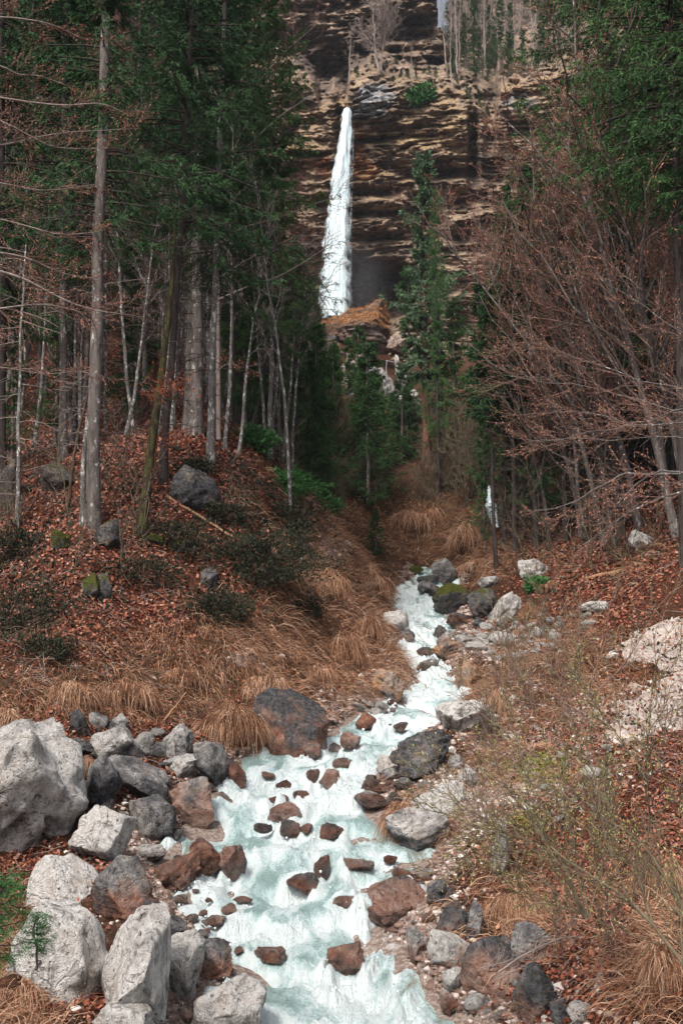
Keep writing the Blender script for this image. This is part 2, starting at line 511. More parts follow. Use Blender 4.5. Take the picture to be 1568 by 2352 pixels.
def cliff_material():
    m, t, b = mat('layered_cliff', 0.92, 0.15)
    g = NG(t)
    lay = g.noise(g.coord('Object', (0.10, 0.10, 0.9)), 2.2, 8, 0.7, 0.5)
    lay2 = g.noise(g.coord('Object', (0.35, 0.35, 2.4)), 2.0, 6, 0.7, 0.3)
    blot = g.noise(g.coord('Object', (0.12, 0.12, 0.12)), 1.5, 6, 0.65)
    fine = g.noise(g.coord('Object'), 3.0, 5, 0.7)
    c = g.ramp(lay, [(0.26, (0.05, 0.04, 0.037)), (0.40, (0.155, 0.115, 0.088)), (0.53, (0.29, 0.21, 0.15)), (0.70, (0.44, 0.335, 0.24))])
    c = g.mix(g.math('MULTIPLY', g.step(blot, 0.45, 0.65), 0.55), c, (0.085, 0.062, 0.058))
    pale = g.ramp(lay2, [(0.35, (0.05, 0.055, 0.065)), (0.5, (0.20, 0.20, 0.21)), (0.62, (0.42, 0.42, 0.43)), (0.8, (0.62, 0.61, 0.60))])
    c = g.mix(g.step(g.math('ADD', g.attr('pale'), g.math('MULTIPLY_ADD', fine, 0.9, -0.45)), 0.3, 0.6), c, pale)
    och = g.ramp(lay2, [(0.35, (0.15, 0.06, 0.035)), (0.55, (0.40, 0.19, 0.10)), (0.75, (0.52, 0.32, 0.20))])
    c = g.mix(g.step(g.math('ADD', g.attr('ochre'), g.math('MULTIPLY_ADD', fine, 0.9, -0.45)), 0.3, 0.7), c, och)
    geo = g.n('ShaderNodeNewGeometry')
    sx = g.n('ShaderNodeSeparateXYZ'); g.l(geo.outputs['Normal'], sx.inputs[0])
    gf = g.step(g.math('ADD', sx.outputs['Z'], g.math('ADD', g.math('MULTIPLY', g.attr('turf'), 0.75), g.math('MULTIPLY_ADD', fine, 0.9, -0.62))), 0.42, 0.7)
    gc = g.ramp(g.noise(g.coord('Object', (1, 1, 0.5)), 2.2, 6, 0.75), [(0.3, (0.11, 0.065, 0.040)), (0.48, (0.26, 0.175, 0.10)), (0.62, (0.40, 0.30, 0.18)), (0.8, (0.54, 0.44, 0.29))])
    c = g.mix(gf, c, gc)
    c = g.mix(g.math('MULTIPLY', g.step(g.math('ADD', g.attr('wet'), g.math('MULTIPLY_ADD', fine, 0.6, -0.3)), 0.3, 0.7), 0.6), c, (0.05, 0.04, 0.042))  # painted recess shade, dark terrace tone and wet rock share this colour
    g.l(c, b.inputs['Base Color'])
    g.bump(g.math('ADD', g.math('MULTIPLY', lay, 1.0), g.math('ADD', g.math('MULTIPLY', lay2, 0.7), g.math('MULTIPLY', fine, 0.4))), 0.6, 0.35, b)
    return m
M['cliff'] = cliff_material()

def water_material():
    m, t, b = mat('stream_water', 0.3, 0.5)
    g = NG(t)
    uv = g.n('ShaderNodeCombineXYZ')
    g.l(g.attr('across'), uv.inputs[0]); g.l(g.attr('along'), uv.inputs[1])
    mp = g.n('ShaderNodeMapping'); mp.inputs['Scale'].default_value = (1.0, 0.42, 1)
    g.l(uv.outputs[0], mp.inputs[0])
    n1 = g.noise(mp.outputs[0], 2.6, 8, 0.66, 0.7)
    n2 = g.noise(mp.outputs[0], 11.0, 6, 0.7, 0.5)
    n3 = g.noise(uv.outputs[0], 26.0, 5, 0.75, 0.3)
    foam = g.attr('foam')
    f = g.math('ADD', foam, g.math('ADD', g.math('MULTIPLY_ADD', n1, 2.0, -1.0), g.math('ADD', g.math('MULTIPLY_ADD', n2, 1.7, -0.85), g.math('MULTIPLY_ADD', n3, 1.6, -0.8))))
    sh = g.attr('shallow')
    deep = g.mix(sh, (0.26, 0.38, 0.37), (0.27, 0.20, 0.13))
    c = g.mix(g.step(f, -0.35, 0.45), deep, (0.48, 0.63, 0.635))
    c = g.mix(g.step(f, 0.25, 0.95), c, (0.72, 0.80, 0.81))
    g.l(c, b.inputs['Base Color'])
    g.l(g.math('MULTIPLY_ADD', g.step(f, 0.1, 0.6), 0.5, 0.12), b.inputs['Roughness'])
    g.bump(g.math('ADD', g.math('MULTIPLY', n1, 0.6), g.math('ADD', g.math('MULTIPLY', n2, 0.5), g.math('MULTIPLY', n3, 0.25))), 1.0, 0.22, b)
    return m
M['water'] = water_material()

def fall_material():
    m, t, b = mat('falling_water', 0.6, 0.3)
    g = NG(t)
    v = g.coord('Object', (1.0, 1.0, 0.16))
    n1 = g.noise(v, 1.3, 7, 0.7, 0.4)
    n2 = g.noise(v, 5.0, 5, 0.7, 0.3)
    c = g.ramp(n2, [(0.32, (0.44, 0.57, 0.63)), (0.47, (0.60, 0.72, 0.77)), (0.64, (0.74, 0.82, 0.85))])
    g.l(c, b.inputs['Base Color'])
    g.bump(g.math('ADD', n1, g.math('MULTIPLY', n2, 0.5)), 0.15, 0.15, b)
    tr = g.n('ShaderNodeBsdfTransparent')
    mx = g.n('ShaderNodeMixShader')
    a = g.step(g.math('ADD', g.attr('body'), g.math('ADD', g.math('MULTIPLY_ADD', n1, 1.2, -0.6), g.math('MULTIPLY_ADD', n2, 1.3, -0.65))), 0.1, 0.9)
    g.l(a, mx.inputs[0]); g.l(tr.outputs[0], mx.inputs[1]); g.l(b.outputs[0], mx.inputs[2])
    g.l(mx.outputs[0], t.nodes['Material Output'].inputs[0])
    return m
M['fall'] = fall_material()

# ------------------------------------------------------------------ terrain
WT = np.array([  # picture row, depth, left edge, right edge of the stream
    (2560, 9.3, 330, 1240), (2450, 10.4, 350, 1180), (2352, 11.6, 400, 1090), (2280, 12.3, 560, 1010), (2200, 13.2, 500, 950), (2120, 14.2, 420, 905),
    (2050, 15.2, 375, 960), (1950, 16.8, 330, 1010), (1880, 18.2, 430, 910), (1800, 20.0, 500, 870), (1740, 21.8, 540, 905),
    (1690, 24.0, 735, 985), (1640, 26.5, 800, 1050), (1600, 29.0, 900, 1085), (1550, 32.5, 945, 1040), (1480, 38.0, 900, 1025),
    (1425, 45.0, 905, 1075), (1370, 53.0, 880, 1000), (1345, 56.0, 920, 1085), (1318, 59.5, 945, 1005), (1300, 62.0, 950, 990)], float)
WY, WE = WT[:, 1], elev(WT[:, 0])
WZ = EYE + WE * WY
def wz(Y): return np.interp(Y, WY, WZ)
def wl(Y): return np.interp(Y, WY, WT[:, 2])
def wr(Y): return np.interp(Y, WY, WT[:, 3])

CTRL = [  # picture column, picture row, depth
    (0, 2352, 10.2), (-300, 2352, 9.5), (0, 2080, 13.6), (180, 2260, 12.0), (-300, 1950, 14), (0, 1950, 15.5), (250, 1850, 17.5), (0, 1750, 18.0), (300, 1700, 20.5),
    (0, 1640, 20), (-400, 1600, 20), (0, 1500, 24), (300, 1550, 23.5), (560, 1645, 24.2), (600, 1500, 27), (0, 1300, 29), (300, 1350, 28), (600, 1300, 31),
    (750, 1350, 37), (700, 1480, 30), (820, 1500, 33), (210, 1200, 29.0), (320, 1222, 29.5), (375, 1110, 33), (485, 1065, 35), (430, 1000, 40), (145, 1055, 38),
    (0, 1100, 36), (-400, 1250, 29), (-400, 1000, 40), (620, 1045, 46), (0, 900, 55), (300, 850, 58), (450, 850, 62), (-400, 750, 60), (610, 1150, 38), (700, 1200, 42), (820, 1280, 47),
    (875, 1345, 52), (700, 1100, 62), (850, 1140, 68), (960, 1175, 69), (950, 1236, 66.5), (1010, 1110, 72), (1070, 1200, 62), (1240, 1265, 50), (1380, 1235, 48),
    (1110, 1275, 56), (1300, 1400, 38), (1350, 1440, 34), (1180, 1440, 42), (1120, 1500, 35), (1150, 1580, 27), (1250, 1540, 29), (1450, 1520, 28), (1568, 1450, 30), (1568, 1700, 21), (1400, 1700, 20.5),
    (1250, 1620, 24.5), (1200, 1720, 20.5), (1090, 1760, 20.8), (1080, 1900, 17.2), (1200, 1900, 16.5), (1120, 2060, 14.4), (1300, 1950, 15.3), (1568, 1850, 15.6), (1568, 2000, 12.8), (1300, 2200, 11.6),
    (1568, 2352, 9.0), (1250, 2352, 10.4), (1900, 2352, 8.5), (1900, 1900, 14), (1900, 1500, 26), (1450, 1300, 40), (1568, 1300, 34), (1568, 1200, 40), (1900, 1150, 40), (1568, 1000, 60), (1900, 850, 65), (1250, 1130, 64),
    (1100, 1020, 88), (800, 1000, 90), (850, 900, 112), (770, 760, 142), (850, 740, 165), (620, 920, 85), (600, 760, 125), (300, 600, 110), (300, 300, 125), (0, 0, 140), (0, 500, 95), (-400, 300, 95), (-400, -200, 150), (300, 100, 165), (600, 500, 165),
    (1250, 860, 95), (1400, 600, 110), (1300, 640, 140), (1568, 500, 105), (1900, 300, 110), (1500, 150, 150), (1900, -100, 165)]
cu, ce, cy = [], [], []
for px, py, Y in CTRL:
    cu.append(784 + P(px, py, Y)[0] / Y * F); ce.append((P(px, py, Y)[2] - EYE) / Y); cy.append(Y)
for py, Y, l, r in WT:
    for px in (l, r):
        p = P(px, py, Y)
        cu.append(784 + p[0] / Y * F); ce.append(wz(Y) / Y - EYE / Y + 0.10 / Y); cy.append(Y)
cu, ce, cy = map(np.array, (cu, ce, cy))
def _tc(u, Y): return np.stack([u / 400.0, np.log(Y) * 3.0], -1)
X0 = _tc(cu, cy)
def _phi(d): return np.where(d > 1e-9, d * d * np.log(np.maximum(d, 1e-9)), 0)
n0 = len(cu)
A = np.zeros((n0 + 3, n0 + 3))
A[:n0, :n0] = _phi(np.linalg.norm(X0[:, None] - X0[None], axis=-1)) + np.eye(n0) * 0.004
A[:n0, n0] = 1; A[:n0, n0 + 1:] = X0; A[n0, :n0] = 1; A[n0 + 1:, :n0] = X0.T
SOL = np.linalg.solve(A, np.concatenate([ce, [0, 0, 0]]))

GU = np.arange(-640, 2220, 7.0)
GY = np.exp(np.linspace(math.log(5.0), math.log(172.0), 460))
UU, YY = np.meshgrid(GU, GY)
flat = _tc(UU.ravel(), YY.ravel())
E = np.concatenate([_phi(np.linalg.norm(f_[:, None] - X0[None], axis=-1)) @ SOL[:n0] + SOL[n0] + f_ @ SOL[n0 + 1:] for f_ in np.array_split(flat, 60)]).reshape(UU.shape)
GX = (UU - 784) / F * YY
GZ = EYE + E * YY
def edge_x(Y, which):
    u = wl(Y) if which == 0 else wr(Y)
    e = np.interp(Y, WY, WE)
    dpy = Y * CP + e * Y * SP
    return (u - 784) / F * dpy
xl, xr = edge_x(YY, 0), edge_x(YY, 1)
W_ = wz(YY)
inY = sstep(9.0, 9.6, YY) * (1 - sstep(61.5, 63.5, YY))
inY = np.where(YY < 9.6, 1.0, inY)
dist = np.maximum(xl - GX, GX - xr)                      # > 0 on the banks
wid = (xr - xl) / 2
amp = np.clip(dist * 0.35, 0, 1) * np.where(YY < 62, 1, 1)
amp = np.where(YY > 62, 1.0, amp)
pn = xyz(GX, YY, 0)
detail = 0.34 * fbm(pn * 0.42, 4, 11) + 0.11 * fbm(pn * 2.1, 3, 12) + np.where(YY > 50, 1.1, 0.0) * sstep(50, 90, YY) * fbm(pn * 0.11, 4, 13)
GZ = GZ + amp * detail
bank = np.clip(dist * 0.55, 0, 0.42) + 0.04
GZn = np.where(dist > 0, np.where(dist < 1.6, np.maximum(GZ, W_ + bank), GZ), W_ - 0.28 * np.clip(-dist / np.maximum(wid, .2) * 1.6, 0.12, 1))
GZ = GZ * (1 - inY) + GZn * inY
LOGY = np.log(GY)
def ground(x, y):
    x = np.asarray(x, float); y = np.asarray(y, float)
    u = np.clip((784 + x * F / y - GU[0]) / 7.0, 0, len(GU) - 1.001)
    r = np.clip((np.log(y) - LOGY[0]) / (LOGY[1] - LOGY[0]), 0, len(GY) - 1.001)
    i, j = u.astype(int), r.astype(int)
    a, b = u - i, r - j
    return GZ[j, i] * (1 - a) * (1 - b) + GZ[j, i + 1] * a * (1 - b) + GZ[j + 1, i] * (1 - a) * b + GZ[j + 1, i + 1] * a * b
def surf(x, y):
    g = ground(x, y)
    u = 784 + np.asarray(x) * F / np.asarray(y)
    inw = (np.asarray(x) > edge_x(np.asarray(y, float), 0)) & (np.asarray(x) < edge_x(np.asarray(y, float), 1)) & (np.asarray(y) < 62)
    return np.where(inw, np.maximum(g, wz(y)), g)
_hy = np.exp(np.linspace(math.log(6.0), math.log(170.0), 2500))
def hit(px, py, ymin=6.0):
    """first point of the ground or the water seen at a picture point"""
    p = P(px, py, 1.0)
    xs, zs = p[0] * _hy, EYE + (p[2] - EYE) * _hy
    ok = np.nonzero((surf(xs, _hy) >= zs) & (_hy >= ymin))[0]
    k = ok[0] if len(ok) else len(_hy) - 1
    return np.array([xs[k], _hy[k], zs[k]])
def drop(p, sink=0.0):
    return np.array([p[0], p[1], float(ground(p[0], p[1])) - sink])

# zone weights on the picture grid
def blobs(px, py, L):
    o = np.zeros_like(px)
    for cx, cy_, rx, ry, a in L:
        o = o + a * np.exp(-((px - cx) / rx) ** 2 - ((py - cy_) / ry) ** 2)
    return o
def poly_in(px, py, V):
    c = np.zeros(px.shape, bool)
    for (x1, y1), (x2, y2) in zip(V, V[1:] + V[:1]):
        cond = ((y1 > py) != (y2 > py)) & (px < (x2 - x1) * (py - y1) / (y2 - y1 + 1e-12) + x1)
        c ^= cond
    return c
PATH1 = [(1900, 1330), (1640, 1385), (1540, 1412), (1480, 1440), (1440, 1466), (1405, 1495), (1440, 1512), (1500, 1528), (1520, 1545), (1480, 1580), (1440, 1615), (1405, 1650), (1380, 1694), (1420, 1714), (1500, 1690), (1568, 1672), (1650, 1680), (1900, 1700)]
PATH2 = [(1900, 1900), (1901, 1900), (1901, 1901)]
GRASS = [(1200, 1610, 150, 70, .9), (1130, 1760, 90, 60, .7), (1280, 1720, 120, 70, .55), (1050, 1250, 160, 50, .8), (880, 1180, 120, 40, .9), (400, 1600, 420, 45, .8), (620, 1440, 120, 70, .6), (860, 1520, 50, 90, .8), (1340, 1880, 160, 120, .35), (1230, 2100, 120, 120, .5), (650, 1340, 130, 60, .4), (300, 1480, 320, 50, .35), (1400, 1560, 120, 40, .7), (800, 1330, 110, 80, 1.0), (830, 1430, 90, 80, 1.0), (720, 1250, 90, 60, 0.7), (760, 1550, 130, 70, 1.0), (550, 1580, 260, 70, 0.9), (160, 1590, 220, 55, 0.9), (520, 1480, 120, 60, 0.6),
         (960, 1190, 90, 40, 1.2), (1080, 1230, 60, 50, 1.2), (1110, 1300, 80, 30, 1.0), (1300, 1520, 150, 80, 0.9), (1180, 1650, 60, 90, 0.8), (1250, 1600, 120, 60, 0.8), (1480, 1280, 90, 50, 0.4),
         (1000, 1880, 70, 60, 0.9), (1180, 2040, 80, 120, 0.8), (1500, 2000, 100, 130, 0.55), (1520, 2200, 80, 130, 0.8), (0, 2280, 110, 150, 1.1), (60, 2120, 60, 60, 0.5), (640, 1120, 120, 50, 0.4), (1300, 1290, 60, 40, 0.7)]
LEAF = [(90, 2010, 130, 60, 1.0), (1380, 1760, 120, 60, .5), (1300, 1700, 150, 60, .4), (250, 1420, 320, 140, 1.0), (150, 1250, 250, 120, 0.9), (450, 1210, 200, 120, 0.8), (300, 1000, 320, 160, 0.9), (100, 880, 300, 120, 0.7), (1400, 1340, 160, 60, 1.2), (1330, 1260, 260, 80, 0.8), (1500, 1150, 160, 130, 0.8),
        (1500, 1900, 170, 220, 0.9), (1350, 2150, 200, 200, 0.6), (1450, 1545, 50, 18, 0.9), (200, 1660, 300, 50, 0.8), (330, 1800, 90, 60, 0.8), (1250, 2000, 120, 140, 0.5), (600, 1600, 150, 40, 0.5), (180, 2280, 90, 50, 0.6), (1400, 1420, 120, 40, 0.5), (700, 1130, 120, 60, 0.4)]
STONY = [(1270, 1770, 200, 140, 0.55), (1400, 1620, 150, 60, 0.6), (1050, 1830, 110, 70, 0.9), (1150, 1470, 140, 50, 0.9), (1120, 1660, 80, 60, 0.8), (870, 1590, 70, 50, 0.9), (560, 1510, 50, 30, 0.8), (760, 1265, 50, 40, 0.8), (1350, 2230, 170, 130, 0.45), (300, 2100, 250, 260, 0.35), (1000, 2100, 120, 200, 0.5)]

gp = np.stack([GX, YY, GZ], -1)
gpx, gpy = project(gp)
near = 1 - sstep(70, 110, YY)
zg = np.clip(blobs(gpx, gpy, GRASS), 0, 1) * near
zl = np.clip(blobs(gpx, gpy, LEAF), 0, 1) * near + (1 - near) * 0.22
zs = np.clip(blobs(gpx, gpy, STONY), 0, 1.2) * near
zs = np.maximum(zs, np.where((dist < 0.5) & (YY < 62), 0.75, 0))
zm = np.clip(sstep(0.2, -0.5, fbm(pn * 0.3, 3, 31)) * (GX < 0) * 0.6 * near + (GX > 0) * (YY > 45) * near * 0.4, 0, 1)
idx = np.arange(UU.size).reshape(UU.shape)
q = np.stack([idx[:-1, :-1], idx[:-1, 1:], idx[1:, 1:], idx[1:, :-1]], -1)
gm = MB().add(gp, q, leaf=zl.ravel(), grass=zg.ravel(), stony=zs.ravel(), moss=zm.ravel())
struct('ground', gm.mesh('ground'), M['ground'])
pu, py_ = np.meshgrid(np.arange(1360, 2000, 2.6), np.exp(np.linspace(math.log(15.5), math.log(46), 300)))
ppx = (pu - 784) / F * py_
pp = np.stack([ppx, py_, ground(ppx, py_) + .02], -1)
qx, qy = project(pp)
pn2 = xyz(ppx, py_, 0)
wx, wy = qx + 22 * fbm(pn2 * 1.4, 5, 77, .65), qy + 11 * fbm(pn2 * 1.6, 5, 78, .65)
pin = poly_in(wx, wy, PATH1) | poly_in(wx, wy, PATH2)
fin = pin[:-1, :-1] & pin[1:, :-1] & pin[:-1, 1:] & pin[1:, 1:]
idx = np.arange(pu.size).reshape(pu.shape)
q = np.stack([idx[:-1, :-1], idx[:-1, 1:], idx[1:, 1:], idx[1:, :-1]], -1)
pm = MB().add(pp, q[fin])
me = pm.mesh('path')
me.materials.append(M['path'])
import bmesh
bm = bmesh.new(); bm.from_mesh(me)
bmesh.ops.delete(bm, geom=[v for v in bm.verts if not v.link_faces], context='VERTS')
bm.to_mesh(me); bm.free()
struct('path', me, M['path'])

# ------------------------------------------------------------------ rocks
_ico = {}
def ico(sub):
    if sub not in _ico:
        b_ = bmesh.new(); bmesh.ops.create_icosphere(b_, subdivisions=sub, radius=1.0)
        v = np.array([x.co[:] for x in b_.verts]); t = np.array([[x.index for x in f.verts] for f in b_.faces])
        b_.free(); _ico[sub] = (v, t)
    return _ico[sub]

def rock_shape(seed, sub=5, cuts=13, rough=0.10, layered=0.0):
    g = np.random.default_rng(seed)
    v, t = ico(sub)
    p = v.copy()
    p = p * (1 + 0.22 * fbm(v * 1.1 + seed, 2, seed))[:, None]
    for k in range(cuts):
        nrm = norm(g.normal(size=3))
        d = g.uniform(0.46, 0.84)
        s = p @ nrm - d
        p = p - np.maximum(s, 0)[:, None] * nrm * 0.98
    nn = norm(p)
    p = p - nn * (rough * 0.75 * np.clip(fbm(p * 3.4 + seed, 4, seed + 21) - .12, 0, 1))[:, None]
    p = p + nn * (1.25 * rough * (0.55 * fbm(p * 2.3 + seed * 3, 3, seed + 5) + 0.45 * (0.5 - np.abs(fbm(p * 4.1 + seed, 4, seed + 9)))))[:, None]
    if layered:
        rr = Matrix.Rotation(0.35, 3, 'Y')
        pz = p @ np.array(rr)[:, 2]
        l_ = fbm(np.stack([p[:, 0] * 0.6, p[:, 1] * 0.6, pz * 7.0], -1), 4, seed + 3)
        p = p * (1 + layered * l_)[:, None]
    return p, t

FOAMERS = []     # (x, y, radius) of the stones that stand in the stream
def rock_at(name, label, px, py, w_, h_, tone, stain=0.0, moss=0.0, orange=0.0, wet=0.0, seed=0, sub=5, layered=0.0, roll=0.0, base=None, group=None, depth=1.0, wl_=True, rough=0.10, cuts=13, cat='rock', anchor=0.42, Y=None):
    """a stone whose outline fills the picture box (px,py,w_,h_)"""
    if Y is None:
        b_ = hit(px, py + h_ * anchor)
        Yc = b_[1] + 0.25 * w_ * b_[1] / F
    else: Yc = Y
    s = Yc / F
    p, t = rock_shape(seed + 1, sub, cuts, rough, layered)
    ext = (p.max(0) - p.min(0)) / 2; mid = (p.max(0) + p.min(0)) / 2
    p = (p - mid) / ext
    a = R(roll)
    ca, sa = math.cos(a), math.sin(a)
    rx, rz = w_ * s / 2, h_ * s / 2 * (1.12 if wet < .3 else .98)
    p = p * np.array([rx, (0.55 * rx + 0.45 * rz) * depth, rz])
    if roll:
        p[:, 2] *= .62 if abs(roll) > 20 else .8
        # keep the box: turn in the picture plane, then rescale
        x, z = p[:, 0] * ca - p[:, 2] * sa, p[:, 0] * sa + p[:, 2] * ca
        p = np.stack([x / max(np.abs(x).max(), 1e-6) * rx, p[:, 1], z / max(np.abs(z).max(), 1e-6) * rz], -1)
    c = P(px, py, Yc) + np.array([0, 0, -0.05 * rz if wet < .25 else -.22 * rz])
    zz = c[2] + p[:, 2]
    hgt = zz - float(wz(min(max(c[1], 9.3), 62)))
    nz = norm(p)[:, 2]
    st = np.clip(stain * (1.25 - hgt / (2.0 * rz) * 0.9), 0, 1) if wl_ else stain
    mb = MB()
    L = 1.0 / max(rx, 0.35)
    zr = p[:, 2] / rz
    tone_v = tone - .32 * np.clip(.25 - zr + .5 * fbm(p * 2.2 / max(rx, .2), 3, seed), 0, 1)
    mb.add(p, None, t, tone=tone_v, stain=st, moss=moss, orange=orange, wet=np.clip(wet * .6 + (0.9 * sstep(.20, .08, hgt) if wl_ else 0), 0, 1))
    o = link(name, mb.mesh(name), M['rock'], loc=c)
    tag(o, label, cat, group)
    return o, c, rx, rz
